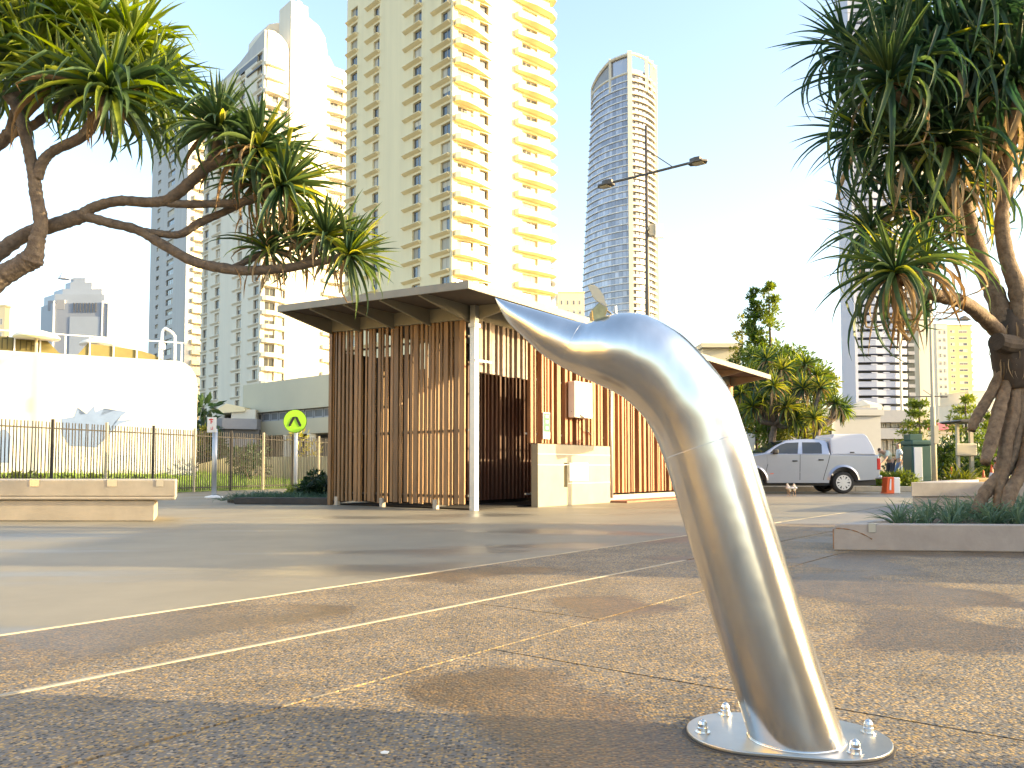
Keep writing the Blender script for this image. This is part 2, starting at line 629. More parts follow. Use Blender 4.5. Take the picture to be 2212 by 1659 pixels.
def catmull(P, n=6):
    P = [Vector(p) for p in P]
    Q = [P[0] * 2 - P[1]] + P + [P[-1] * 2 - P[-2]]
    out = []
    for i in range(1, len(Q) - 2):
        p0, p1, p2, p3 = Q[i - 1:i + 3]
        for k in range(n):
            t = k / n
            out.append(0.5 * ((2 * p1) + (p2 - p0) * t + (2 * p0 - 5 * p1 + 4 * p2 - p3) * t * t + (3 * p1 - p0 - 3 * p2 + p3) * t ** 3))
    out.append(P[-1])
    return out


def lerp_list(vals, n):
    out = []
    for i in range(len(vals) - 1):
        for k in range(n):
            out.append(vals[i] + (vals[i + 1] - vals[i]) * k / n)
    out.append(vals[-1])
    return out


def clip_poly(poly, nx, ny, d):
    """keep the side nx*x + ny*y <= d"""
    out = []
    for i in range(len(poly)):
        a, b = poly[i], poly[(i + 1) % len(poly)]
        da, db = nx * a[0] + ny * a[1] - d, nx * b[0] + ny * b[1] - d
        if da <= 0:
            out.append(a)
        if (da < 0 < db) or (db < 0 < da):
            t = da / (da - db)
            out.append((a[0] + (b[0] - a[0]) * t, a[1] + (b[1] - a[1]) * t))
    return out
#PART2
# ------------------------------------------------------------------ ground
AX = Vector((0.61, 0.792, 0)).normalized()
AN = Vector((AX.y, -AX.x, 0))


def an(a, n):
    return (AX.x * a + AN.x * n, AX.y * a + AN.y * n)


g = MB()
g.box(-3000, 3000, -400, 5500, -1.2, -0.06)
build('ground', g, 'far_ground', kind='structure')
YB = 12.8
N1, N2, N3 = -4.66, -3.43, -2.48
big = [(-45, -12), (45, -12), (45, 120), (-45, 120)]
g = MB()
pa = clip_poly(big, AN.x, AN.y, N1 - 0.03)
g.prism(pa, 'z', -0.055, -0.002)
build('plaza_concrete', g, 'plaza_concrete', kind='structure')
g = MB()
pb = clip_poly(big, -AN.x, -AN.y, -(N1 + 0.0))
pb = clip_poly(pb, 0, -1, -(YB + 0.012))
g.prism(pb, 'z', -0.055, -0.004)
build('road', g, 'road_concrete', kind='structure')
pav = empty('paving', (0, 0, 0))
pav['kind'] = 'structure'
g = MB()
pj = clip_poly([(-14, -8), (16, -8), (16, YB), (-14, YB)], -AN.x, -AN.y, -(N1 - 0.02))
g.prism(pj, 'z', -0.055, -0.016)
o = build('joint_bed', g, 'joint', pav)
GAP = 0.010
cuts = {0: [-14, -4.2, 5.8, 11.2, 20], 1: [-14, -3.0, 4.03, 10.4, 20], 2: [-14, -6.0, 3.06, 9.5, 22]}
strips = [(N1 + 0.012, N2 - 0.016), (N2 + 0.016, N3 - GAP), (N3 + GAP, 1.6), (1.6 + 2 * GAP, 5.6), (5.6 + 2 * GAP, 9.6), (9.6 + 2 * GAP, 14)]
for k, (n0, n1) in enumerate(strips):
    cc = cuts[min(k, 2)]
    for i in range(len(cc) - 1):
        a0, a1 = cc[i] + GAP * 0.5, cc[i + 1] - GAP * 0.5
        poly = [an(a0, n0), an(a1, n0), an(a1, n1), an(a0, n1)]
        poly = clip_poly(poly, 0, 1, YB - 0.01)
        poly = clip_poly(poly, 0, -1, 7.9)
        poly = clip_poly(poly, 1, 0, 15.9)
        poly = clip_poly(poly, -1, 0, 13.9)
        if len(poly) < 3:
            continue
        m = MB()
        m.prism(poly, 'z', -0.04, -random.uniform(0, 0.0012))
        build('paving_slab', m, 'aggregate', pav)
for nn, w, nm in ((N1 - 0.0105, 0.012, 'edge_strip'), (N2, 0.012, 'edge_strip')):
    m = MB()
    poly = [an(-14, nn - w), an(19, nn - w), an(19, nn + w), an(-14, nn + w)]
    poly = clip_poly(poly, 0, 1, YB - 0.02 if nn > -4 else 13.2)
    poly = clip_poly(poly, 0, 1, 7.7 if nn > -4 else 13.2)
    m.prism(poly, 'z', -0.04, 0.004)
    build('edge_strip', m, 'edge_strip', pav)

# ------------------------------------------------------------------ steel sculpture with a drinking spout
SK = 0.20
X0S = 0.90


def sp_(u, v):
    Y = 2.6
    for _ in range(8):
        p = px(u, v, Y)
        Y = 2.6 + SK * (X0S - p.x)
    return px(u, v, Y)


def sr(r, p):
    return r * p.y / FPX


b0 = gp(1712, 1600)
fountain = empty('steel_fountain', (b0.x, b0.y, 0), 0, 'leaning stainless steel pipe sculpture bent over into a pointed beak with a drinking spout', 'sculpture')
cl = [(1738, 1650, 100), (1718, 1585, 98), (1660, 1405, 95), (1585, 1165, 94), (1522, 962, 93), (1484, 873, 95)]
pairs = []
for k, (u, v, r) in enumerate(cl):
    a, b = cl[max(0, k - 1)], cl[min(len(cl) - 1, k + 1)]
    du, dv = b[0] - a[0], b[1] - a[1]
    ln = math.hypot(du, dv)
    nu_, nv_ = -dv / ln, du / ln
    pairs.append(((u + nu_ * r, v + nv_ * r), (u - nu_ * r, v - nv_ * r)))
pairs += [((1494, 742), (1354, 865)), ((1443, 704), (1319, 843)), ((1391, 680), (1290, 830)), ((1340, 677), (1264, 818)), ((1299, 687), (1240, 806)), ((1262, 697), (1215, 794)),
          ((1202, 682), (1170, 765)), ((1136, 663), (1130, 728)), ((1100, 652.5), (1098, 697)), ((1080, 646), (1079, 665)), ((1070, 642.5), (1070, 644))]
n, SEG = 8, 64
PN = Vector((SK, 1, 0)).normalized()
Uc = catmull([sp_(*a) for a, b in pairs], n)
Lc = catmull([sp_(*b) for a, b in pairs], n)
m = MB()
path, prad = [], []
for U_, L_ in zip(Uc, Lc):
    c0, e1 = (U_ + L_) * .5, (U_ - L_) * .5
    path.append(c0)
    prad.append(e1.length)
    for s in range(SEG):
        a = 2 * math.pi * s / SEG
        m.v.append(tuple(c0 + e1 * math.cos(a) + PN * (e1.length * math.sin(a))))
for k in range(len(path) - 1):
    for s in range(SEG):
        s2 = (s + 1) % SEG
        m.f.append((k * SEG + s, k * SEG + s2, (k + 1) * SEG + s2, (k + 1) * SEG + s))
        m.mi.append(0)
cutk = 11 * n


def ring_part(name, k0, k1, ref=None):
    q = MB()
    q.v = m.v[k0 * SEG:(k1 + 1) * SEG]
    q.f = [tuple(i - k0 * SEG for i in f) for f in m.f[k0 * SEG:k1 * SEG]]
    q.mi = [0] * len(q.f)
    return build(name, q, 'steel', fountain, smooth=True, world=True)


ring_part('pipe', 0, cutk)
ring_part('beak', cutk, len(path) - 1)
for k in (cutk, 4 * n):
    q = MB()
    c0 = path[k]
    ring = [c0 + (Vector(m.v[k * SEG + s % SEG]) - c0) * 1.002 for s in range(SEG + 1)]
    q.tube(ring, 0.0008, 6, cap=False)
    build('weld_seam', q, 'steel', fountain, smooth=True, world=True)
# the weld round the foot of the pipe
ki = min(range(1, len(path) - 1), key=lambda i: abs(path[i].z - 0.016))
dax = (path[ki + 1] - path[ki - 1]).normalized()
c0 = path[ki] + dax * ((0.016 - path[ki].z) / dax.z)
hx = Vector((dax.x, dax.y, 0)).normalized()
hy = Vector((-hx.y, hx.x, 0))
q = MB()
ring = [c0 + hx * (math.cos(2 * math.pi * k / 64) * prad[ki] / dax.z) + hy * (math.sin(2 * math.pi * k / 64) * prad[ki]) for k in range(65)]
q.tube(ring, 0.0042, 8, cap=False)
build('weld_seam', q, 'steel', fountain, smooth=True, world=True)
# base plate: a stadium turned with the sculpture
pl = gp(1483, 1578)
pr = gp(1928, 1612)
c = (pl + pr) * 0.5
ang = math.atan2(pr.y - pl.y, pr.x - pl.x)
half = (pr - pl).length * 0.5
w = 0.205
poly = []
for k in range(25):
    a = -math.pi / 2 + math.pi * k / 24
    poly.append((half - w * 0.95 + math.cos(a) * w * 0.95, math.sin(a) * w))
for k in range(25):
    a = math.pi / 2 + math.pi * k / 24
    poly.append((-half + w * 0.95 + math.cos(a) * w * 0.95, math.sin(a) * w))
m = MB()
rg = random.Random(77)
gp_ = []
for x, y in poly:
    k = 1 + rg.uniform(0.01, 0.05)
    gp_.append((x * k, y * (1 + rg.uniform(0.02, 0.07))))
m.prism(gp_, 'z', -0.003, 0.0018, M=Matrix.Translation((c.x, c.y, 0)) @ Matrix.Rotation(ang, 4, 'Z'))
build('grout_bed', m, 'joint', fountain, world=True)
m = MB()
Mb = Matrix.Translation((c.x, c.y, 0)) @ Matrix.Rotation(ang, 4, 'Z')
m.prism(poly, 'z', 0.002, 0.014, M=Mb)
build('base_plate', m, 'plate_steel', fountain, world=True, bevel=0.003)
for u, v in ((1518, 1592), (1567, 1553), (1876, 1592), (1848, 1638)):
    p = gp(u, v)
    m = MB()
    m.lathe([(0.024, 0.0145), (0.024, 0.018), (0.001, 0.018)], (p.x, p.y, 0), 20)
    m.lathe([(0.0165, 0.018), (0.0165, 0.030), (0.0145, 0.033), (0.0145, 0.042), (0.0115, 0.050), (0.006, 0.055), (0.0005, 0.057)], (p.x, p.y, 0), 6 if u == 1 else 18)
    build('bolt', m, 'steel', fountain, smooth=False, world=True)
sc_ = gp(830, 1627)
scr = MB()
scr.prism([(sc_.x - .012, sc_.y), (sc_.x - .002, sc_.y + .012), (sc_.x + .014, sc_.y + .006), (sc_.x + .010, sc_.y - .008), (sc_.x - .006, sc_.y - .009)], 'z', .0005, .004)
tag(build('paper_scrap', scr, 'white_paint'), 'tiny white scrap lying on the speckled paving left of the pipe', 'litter')
# spout: lever leaf, arm, nozzle, hood


def flat_px(mb, pts, dy, thick):
    q = [sp_(u, v) for u, v in pts]
    q1 = [p + Vector((0, dy, 0)) for p in q]
    q2 = [p + Vector((0, dy + thick, 0)) for p in q]
    i = len(mb.v)
    k = len(q)
    mb.v += [tuple(p) for p in q1] + [tuple(p) for p in q2]
    mb.f.append(tuple(i + j for j in range(k)))
    mb.f.append(tuple(i + k + j for j in reversed(range(k))))
    mb.mi += [0, 0]
    for j in range(k):
        mb.f.append((i + j, i + k + j, i + k + (j + 1) % k, i + (j + 1) % k))
        mb.mi.append(0)


m = MB()
flat_px(m, [(1269.6, 620), (1275, 616.5), (1283, 617), (1289, 621), (1296, 629), (1303, 640), (1306, 652), (1311, 660), (1308, 663), (1301, 657), (1292, 653.5), (1284, 648), (1279, 640), (1276, 632)], -0.012, 0.006)
build('lever', m, 'lever_sunlit', fountain, world=True)
m = MB()
a, b = sp_(1293, 655), sp_(1327, 681)
m.tube([a, b, b + Vector((0.008, 0, -0.02))], 0.0052, 10)
build('lever_arm', m, 'steel', fountain, smooth=True, world=True)
m = MB()
a = sp_(1329.5, 681)
m.lathe([(0.0052, -0.008), (0.0052, 0.024), (0.0042, 0.031), (0.0005, 0.032)], a, 14)
build('nozzle', m, 'white_paint', fountain, smooth=False, world=True)
m = MB()
flat_px(m, [(1275, 674), (1292, 657), (1311, 669), (1305, 689), (1299, 697), (1279, 702), (1277, 692)], -0.035, 0.07)
build('spout_hood', m, 'hood_reflection', fountain, world=True, bevel=0.004)

# ------------------------------------------------------------------ slatted amenities block
SH = Vector((-0.88, 16.8, 0))
SH_ROT = math.atan2(0.795, 0.607)
shed = empty('amenities_block', SH, SH_ROT, 'timber slatted amenities block with a flat grey overhanging roof', 'building')


def rz(s, t):
    return 4.25 + 0.0378 * (t + 1.25) - 0.0224 * (s + 1.5)


S0, S1, T0, T1 = -1.5, 13.8, -1.25, 4.3


def slab_between(mb, s0, s1, t0, t1, top, bot, mi=0):
    """sloping slab under the roof plane: top/bot are offsets below it"""
    i = len(mb.v)
    for dz in (bot, top):
        for (s, t) in ((s0, t0), (s1, t0), (s1, t1), (s0, t1)):
            mb.v.append((s, t, rz(s, t) - dz))
    for q in ((3, 2, 1, 0), (4, 5, 6, 7), (0, 1, 5, 4), (1, 2, 6, 5), (2, 3, 7, 6), (3, 0, 4, 7)):
        mb.f.append(tuple(i + k for k in q))
        mb.mi.append(mi)


m = MB()
slab_between(m, S0 + 0.02, S1 - 0.02, T0 + 0.02, T1 - 0.02, 0.0, 0.055)
rf = build('roof', m, 'roof_grey', shed)
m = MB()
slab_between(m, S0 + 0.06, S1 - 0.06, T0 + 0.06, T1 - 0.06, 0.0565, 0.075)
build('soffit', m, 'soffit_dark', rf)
for (s0, s1, t0, t1) in ((S0 - 0.03, S0 + 0.017, T0 - 0.03, T1), (S0 + 0.02, S1, T0 - 0.03, T0 + 0.017), (S1 - 0.017, S1 + 0.03, T0 + 0.02, T1), (S0 + 0.02, S1 - 0.02, T1 - 0.017, T1 + 0.03)):
    m = MB()
    slab_between(m, s0, s1, t0, t1, -0.012, 0.135)
    build('fascia', m, 'roof_grey', rf)


def rafter(mb, fixed, out, along):
    """tapered bracket under the overhang"""
    th = 0.06
    if along == 's':   # runs in -s from the left wall, at t = fixed
        pts = [(0.0, rz(0, fixed) - 0.08), (0.0, rz(0, fixed) - 0.42), (out, rz(out, fixed) - 0.15), (out, rz(out, fixed) - 0.08)]
        mb.prism(pts, 'y', fixed - th / 2, fixed + th / 2)
    else:
        pts = [(0.0, rz(fixed, 0) - 0.08), (0.0, rz(fixed, 0) - 0.40), (out, rz(fixed, out) - 0.15), (out, rz(fixed, out) - 0.08)]
        mb.prism(pts, 'x', fixed - th / 2, fixed + th / 2)


for t in (0.0, 1.08, 2.16, 3.24, 4.22):
    m = MB()
    rafter(m, t, S0 + 0.03, 's')
    build('rafter', m, 'beam_grey', rf)
for s in (0.07, 2.3, 4.6, 6.9, 9.2, 11.5, 13.4):
    m = MB()
    rafter(m, s, T0 + 0.03, 't')
    build('rafter', m, 'beam_grey', rf)
m = MB()
slab_between(m, -0.06, 0.06, 0.04, 4.29, 0.08, 0.36)
build('beam', m, 'beam_grey', shed)
m = MB()
slab_between(m, 0.11, 13.5, -0.055, 0.055, 0.08, 0.34)
build('beam', m, 'beam_grey', shed)


def post(s, t, w, mt, ztop=None, zb=0.0):
    m = MB()
    m.box(s - w / 2, s + w / 2, t - w / 2, t + w / 2, zb, ztop if ztop else rz(s, t) - 0.09)
    return build('post', m, mt, shed)


post(-0.02, -0.16, 0.13, 'galv')
m = MB()
m.box(-0.11, 0.07, -0.25, -0.07, 3.72, 3.80)
m.box(-0.10, 0.42, -0.26, -0.235, 3.02, 3.06)
build('post_bracket', m, 'galv', shed)
post(0.0, 4.24, 0.10, 'slat_timber')
post(13.45, 0.0, 0.16, 'slat_red')
post(13.45, 4.2, 0.16, 'slat_red')
for t in (0.9, 2.5, 4.0):
    m = MB()
    m.box(-0.045, 0.045, t - 0.05, t + 0.05, 0, 0.20)
    build('foot', m, 'plinth', shed)
# rails
for z in (0.27, 1.62, 3.55):
    m = MB()
    m.box(0.035, 0.075, 0.05, 4.25, z, z + 0.045)
    build('rail', m, 'black_plastic', shed)
    m = MB()
    m.box(2.0 if z < 2 else 0.2, 13.4, 0.03, 0.07, z - 0.01, z + 0.035)
    build('rail', m, 'galv', shed)
m = MB()
m.box(0.2, 13.4, 0.03, 0.07, 2.86, 2.90)
build('rail', m, 'galv', shed)
rng = random.Random(5)
# left face slats
t = 0.11
while t < 4.27:
    w = rng.choice((0.05, 0.07, 0.085, 0.115, 0.14))
    d = rng.choice((0.0, 0.015, 0.035))
    m = MB()
    m.box(-d, 0.03, t, t + w, 0.10 + rng.uniform(-0.02, 0.03), rz(0, t) - 0.365)
    build('slat', m, 'slat_timber', shed, bevel=0.004)
    t += w + rng.choice((0.035, 0.05, 0.07, 0.095))
# right face: hanging slats over the doorway, then full height ones
s = 0.22
while s < 13.3:
    w = rng.choice((0.05, 0.07, 0.10))
    d = rng.choice((0.04, 0.07, 0.10))
    m = MB()
    if s < 1.95:
        m.box(s, s + w, -d, 0.03, 2.82 + 0.02 * rng.random(), rz(s, 0) - 0.345)
        build('slat', m, 'slat_grey', shed, bevel=0.004)
    else:
        m.box(s, s + w, -d, 0.03, 0.22 if s > 5.1 else 1.42, rz(s, 0) - 0.345)
        build('slat', m, 'slat_red', shed, bevel=0.004)
    s += w + (rng.choice((0.055, 0.075, 0.10, 0.14)) if s > 1.9 else rng.choice((0.08, 0.10)))
# inside: recessed doorway screen, partitions, back slats
s = 0.72
while s < 4.2:
    w = rng.choice((0.05, 0.075))
    m = MB()
    m.box(s, s + w, 1.28, 1.36, 0.12, 3.3)
    build('slat', m, 'slat_dark', shed)
    s += w + 0.085
for z in (0.28, 1.62):
    m = MB()
    m.box(0.72, 4.2, 1.37, 1.41, z, z + 0.035)
    build('rail', m, 'galv', shed)
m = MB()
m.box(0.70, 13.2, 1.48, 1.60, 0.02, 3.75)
build('inner_wall', m, 'shade_inside', shed)
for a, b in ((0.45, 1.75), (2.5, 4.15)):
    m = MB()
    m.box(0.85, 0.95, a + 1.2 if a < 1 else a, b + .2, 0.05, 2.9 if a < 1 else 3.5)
    build('inner_wall', m, 'shade_inside', shed)
m = MB()
m.box(0.40, 0.62, 1.10, 1.16, 0.22, 2.45)
build('door_edge', m, 'cream_panel', shed)
m = MB()
m.box(0.30, 0.62, 1.17, 1.5, 0.0, 0.2)
build('door_step', m, 'kerb_dark', shed)
t = 0.35
while t < 4.2:
    w = rng.choice((0.10, 0.16, 0.22))
    m = MB()
    m.box(2.55, 2.63, t + 1.3, t + 1.3 + w, 0.12, 3.4)
    build('slat', m, 'slat_timber', shed)
    t += w + rng.choice((0.05, 0.30, 0.14))
    if t > 2.7:
        break
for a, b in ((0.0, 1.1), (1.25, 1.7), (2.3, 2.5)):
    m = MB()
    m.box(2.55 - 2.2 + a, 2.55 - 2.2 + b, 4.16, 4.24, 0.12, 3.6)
    build('back_panel', m, 'shade_inside', shed)
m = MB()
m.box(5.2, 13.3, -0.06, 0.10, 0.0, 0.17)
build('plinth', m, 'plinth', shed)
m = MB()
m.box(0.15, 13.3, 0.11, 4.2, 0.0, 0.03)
build('floor_slab', m, 'shade_inside', shed)
m = MB()
m.box(5.15, 13.6, -0.75, -0.10, 0.0, 0.045)
build('apron', m, 'red_paving', shed)
# downpipe at the corner and one on the long side
m = MB()
m.tube([(5.45, -0.13, 0.1), (5.45, -0.13, 3.5)], 0.045, 12)
build('downpipe', m, 'galv', shed, smooth=True)

lw = empty('concrete_wall', SH, SH_ROT, 'low pale concrete block wall beside the doorway of the slatted block', 'wall')
y0, y1 = -0.30, -0.12
m = MB()
m.box(2.0, 3.03, y0, y1, 0, 1.40)
m.box(3.17, 5.1, y0, y1, 0, 1.40)
m.box(3.03, 3.17, y0, y1, 0, 0.42)
m.box(3.03, 3.17, y0, y1, 0.98, 1.40)
m.box(3.03, 3.17, y1 - 0.04, y1 - 0.003, 0.42, 0.98)
build('wall', m, 'low_wall', lw)
for z in (0.50, 0.93, 1.17):
    m = MB()
    m.box(2.0 if z != 0.5 else 3.2, 5.1, y0 - 0.005, y0 - 0.001, z, z + 0.012)
    build('course_line', m, 'white_paint', lw)
m = MB()
m.box(3.24, 4.05, y0 - 0.018, y0 - 0.001, 0.56, 0.98)
build('plaque', m, 'white_box', lw)
mbx = empty('meter_box', SH, SH_ROT, 'white electrical box with a cable fixed to the slatted wall', 'electrical box')
m = MB()
m.box(3.50, 4.28, -0.30, -0.11, 2.06, 2.92)
build('box', m, 'white_box', mbx, bevel=0.015)
m = MB()
m.box(3.53, 4.25, -0.312, -0.301, 2.09, 2.89)
build('door', m, 'white_box', mbx, bevel=0.004)
m = MB()
m.tube(catmull([(3.5, -0.2, 2.2), (3.75, -0.33, 2.10), (4.05, -0.25, 1.98), (4.2, -0.16, 1.80), (4.5, -0.13, 1.68)], 5), 0.012, 6)
build('cable', m, 'black_plastic', mbx, smooth=True)
gs = empty('restroom_sign', SH, SH_ROT, 'small narrow green notice with white figures fixed beside the doorway', 'sign')
m = MB()
m.box(2.42, 2.68, -0.155, -0.125, 1.52, 2.12)
build('board', m, 'white_paint', gs)
m = MB()
m.box(2.435, 2.665, -0.163, -0.156, 1.68, 2.10)
build('green_panel', m, 'sign_green', gs)
m = MB()
for z in (1.74, 1.88, 2.0):
    m.box(2.50, 2.60, -0.168, -0.164, z, z + 0.06)
build('pictogram', m, 'white_paint', gs)

# ------------------------------------------------------------------ planters and bench
pn = empty('low_planter', (4.4, 9.0, 0), 0, 'long low concrete planter with a steel clip and strappy plants, nearest on the right', 'planter')
cA, cB = gp(1800, 1189), gp(2212, 1193)
dv = (cB - cA).normalized()
ang = math.atan2(dv.y, dv.x)
MP = Matrix.Translation(cA) @ Matrix.Rotation(ang, 4, 'Z')
hP = 0.275
m = MB()
Lp, Dp = 6.0, 3.6
prof = [(0.0, 0.0), (0.0, hP - 0.05), (0.02, hP - 0.015), (0.06, hP), (Lp, hP), (Lp, 0)]
SKEW = Matrix.Identity(4)
SKEW[0][1] = 0.74
MP = MP @ SKEW                 # its side runs off along the paving lines
m.prism(prof, 'y', 0.0, 0.16, M=MP)
m.prism(prof, 'y', Dp - 0.16, Dp, M=MP)
m.box(0.0, 0.16, 0.161, Dp - 0.161, 0, hP - 0.01, M=MP)
build('rim', m, 'planter_concrete', pn, world=True, bevel=0.012)
m = MB()
m.box(0.17, Lp, 0.165, Dp - 0.165, 0, hP - 0.06, M=MP)
build('soil', m, 'soil', pn, world=True)
m = MB()
xc = (gp(1886, 1190) - cA).length
m.box(xc - 0.035, xc + 0.035, -0.006, 0.10, hP + 0.0005, hP + 0.006, M=MP)
m.box(xc - 0.035, xc + 0.035, -0.007, -0.001, hP - 0.085, hP + 0.006, M=MP)
build('clip', m, 'steel_clip', pn, world=True)
m = MB()
pts = []
for k in range(13):
    a = k / 12
    pts.append(MP @ Vector((0.03 + 0.36 * a, -0.001, hP - 0.045 - 0.11 * a ** 2.2)))
m.tube(pts, [0.004 + 0.003 * math.sin(k * 2.2) for k in range(13)], 5)
pts = [MP @ Vector((0.004, -0.001, 0.02 + 0.2 * k / 6)) for k in range(7)]
m.tube(pts, 0.005, 5)
build('rust_streak', m, 'rust', pn, world=True)

pr_ = empty('tall_planter', (9, 16, 0), 0, 'two tier grey concrete planter wall behind the low planter on the right', 'planter')
cA2, cB2 = gp(1968, 1105), gp(2212, 1107)
cA2 = px(1968, 1043, 15.9)
cA2.z = 0
MQ = Matrix.Translation(cA2) @ Matrix.Rotation(R(-1.0), 4, 'Z') @ SKEW
m = MB()
m.box(0.0, 7, 0, 0.5, 0.31, 0.585, M=MQ)
m.box(0.0, 0.5, 0.5005, 4, 0.31, 0.585, M=MQ)
build('upper_tier', m, 'planter_concrete', pr_, world=True, bevel=0.012)
m = MB()
m.box(0.012, 7, 0.03, 0.5, 0.0, 0.305, M=MQ)
m.box(0.03, 0.5, 0.5005, 4, 0.0, 0.305, M=MQ)
build('lower_tier', m, 'planter_concrete', pr_, world=True, bevel=0.012)
m = MB()
m.box(0.51, 7, 0.51, 4, 0.0, 0.5, M=MQ)
build('soil', m, 'soil', pr_, world=True)

be = empty('concrete_bench', (-8, 13, 0), 0, 'two tier concrete bench with steel edge clips in front of the fence', 'bench')
pA = gp(333, 1126)
pA.z = 0
SKB = Matrix.Identity(4)
SKB[0][1] = -0.42
MBn = Matrix.Translation(pA) @ Matrix.Rotation(R(-1.5), 4, 'Z') @ SKB
m = MB()
m.box(-9, 0, 0, 1.3, 0, 0.335, M=MBn)
build('lower_tier', m, 'bench_concrete', be, world=True, bevel=0.015)
m = MB()
m.box(-9, 0.34, -0.06, 1.5, 0.345, 0.395, M=MBn)
m.box(-9, 0.34, -0.04, 1.5, 0.4, 0.665, M=MBn)
build('upper_tier', m, 'bench_concrete', be, world=True, bevel=0.015)
for xx, ww in ((-2.05, 0.16), (-0.78, 0.16), (0.02, 0.12), (-3.3, 0.16)):
    m = MB()
    m.box(xx, xx + ww, -0.046, 0.1, 0.667, 0.674, M=MBn)
    m.box(xx, xx + ww, -0.047, -0.041, 0.56, 0.674, M=MBn)
    build('clip', m, 'steel_clip', be, world=True)
#PART3
# ------------------------------------------------------------------ pandanus
def leaf_mesh(name, mt, L, w, th0, droop, pw, seg=7, kink=None, fold=0.25):
    """strap leaf along +X, bending down in local XZ"""
    m = MB()
    x = z = 0.0
    ring = []
    for k in range(seg + 1):
        s = k / seg
        th = th0 - droop * s ** pw
        if kink and s > kink[0]:
            th -= kink[1]
        ww = w * (0.55 + 1.6 * s) if s < 0.28 else w * (1.0 - ((s - 0.28) / 0.72) ** 1.7)
        ww = max(ww, 0.0015)
        ring.append((Vector((x, 0, z)), ww, th))
        x += math.cos(th) * L / seg
        z += math.sin(th) * L / seg
    for c, ww, th in ring:
        up = Vector((-math.sin(th), 0, math.cos(th))) * (ww * fold * 2)
        m.v += [tuple(c + Vector((0, -ww / 2, 0)) + up), tuple(c), tuple(c + Vector((0, ww / 2, 0)) + up)]
    for k in range(seg):
        a, b = 3 * k, 3 * (k + 1)
        m.f += [(a, a + 1, b + 1, b), (a + 1, a + 2, b + 2, b + 1)]
        m.mi += [0, 0]
    me = bpy.data.meshes.new(name)
    me.from_pydata(m.v, [], m.f)
    me.materials.append(MATS[mt])
    me.polygons.foreach_set('use_smooth', [True] * len(me.polygons))
    return me


LV = {}


def leaf_set(key, L, w, drs, pw=1.5, seg=7, mats=('leaf_a', 'leaf_sunlit', 'leaf_dead')):
    rg = random.Random(hash(key) % 1000)
    out = {}
    for mt in mats:
        lst = []
        for i, d in enumerate(drs):
            kink = (rg.uniform(0.45, 0.75), rg.uniform(0.5, 1.2)) if i % 4 == 3 else None
            lst.append(leaf_mesh('leaf', mt, L * rg.uniform(0.9, 1.1), w * rg.uniform(0.9, 1.1), rg.uniform(-0.05, 0.15), d, pw + rg.uniform(-0.3, 0.4), seg, kink))
        out[mt] = lst
    LV[key] = out
    return out


def rosette(acc, c, axis, key, n, scale, rg, el=(1.35, -0.75), dead=0.0, light=0.3, jitter=0.25):
    """collect leaf placements; acc gets (matrix, mesh)"""
    axis = Vector(axis).normalized()
    qa = Vector((0, 0, 1)).rotation_difference(axis).to_matrix().to_4x4()
    sets = LV[key]
    nv = len(sets['leaf_a'])
    for k in range(n):
        f = (k + 0.5) / n
        e = el[0] + (el[1] - el[0]) * f + rg.uniform(-jitter, jitter)
        az = k * 2.39996 + rg.uniform(-0.25, 0.25)
        # young leaves bend little, old ones hang
        vi = min(nv - 1, max(0, int(f * nv + rg.uniform(-1.2, 1.2))))
        q = rg.random()
        mt = 'leaf_dead' if (f > 0.72 and q < dead) else ('leaf_sunlit' if q < light + dead * 0 else 'leaf_a')
        sc = scale * rg.uniform(0.72, 1.1) * (0.7 + 0.3 * min(1, f * 2.2))
        d = qa @ Vector((math.cos(az) * math.cos(e), math.sin(az) * math.cos(e), math.sin(e), 0))
        az2, e2 = math.atan2(d.y, d.x), math.asin(max(-1, min(1, d.z)))
        M = Matrix.Translation(c) @ Matrix.Rotation(az2, 4, 'Z') @ Matrix.Rotation(-e2, 4, 'Y') @ Matrix.Rotation(rg.uniform(-0.5, 0.5), 4, 'X') @ Matrix.Diagonal((sc, sc, sc, 1))
        M = M @ Matrix.Translation((0.02, 0, 0))
        acc.append((M, sets[mt][vi], mt))


def hang(acc, c, key, n, scale, rg, spread=0.12):
    for k in range(n):
        az = rg.uniform(0, 6.283)
        M = Matrix.Translation(Vector(c) + Vector((rg.uniform(-spread, spread), rg.uniform(-spread, spread), rg.uniform(-0.03, 0.03)))) @ Matrix.Rotation(az, 4, 'Z') @ Matrix.Rotation(rg.uniform(1.1, 1.5), 4, 'Y') @ Matrix.Diagonal((scale * rg.uniform(.6, 1.1),) * 3 + (1,))
        acc.append((M, LV[key]['leaf_dead'][k % 3], 'leaf_dead'))


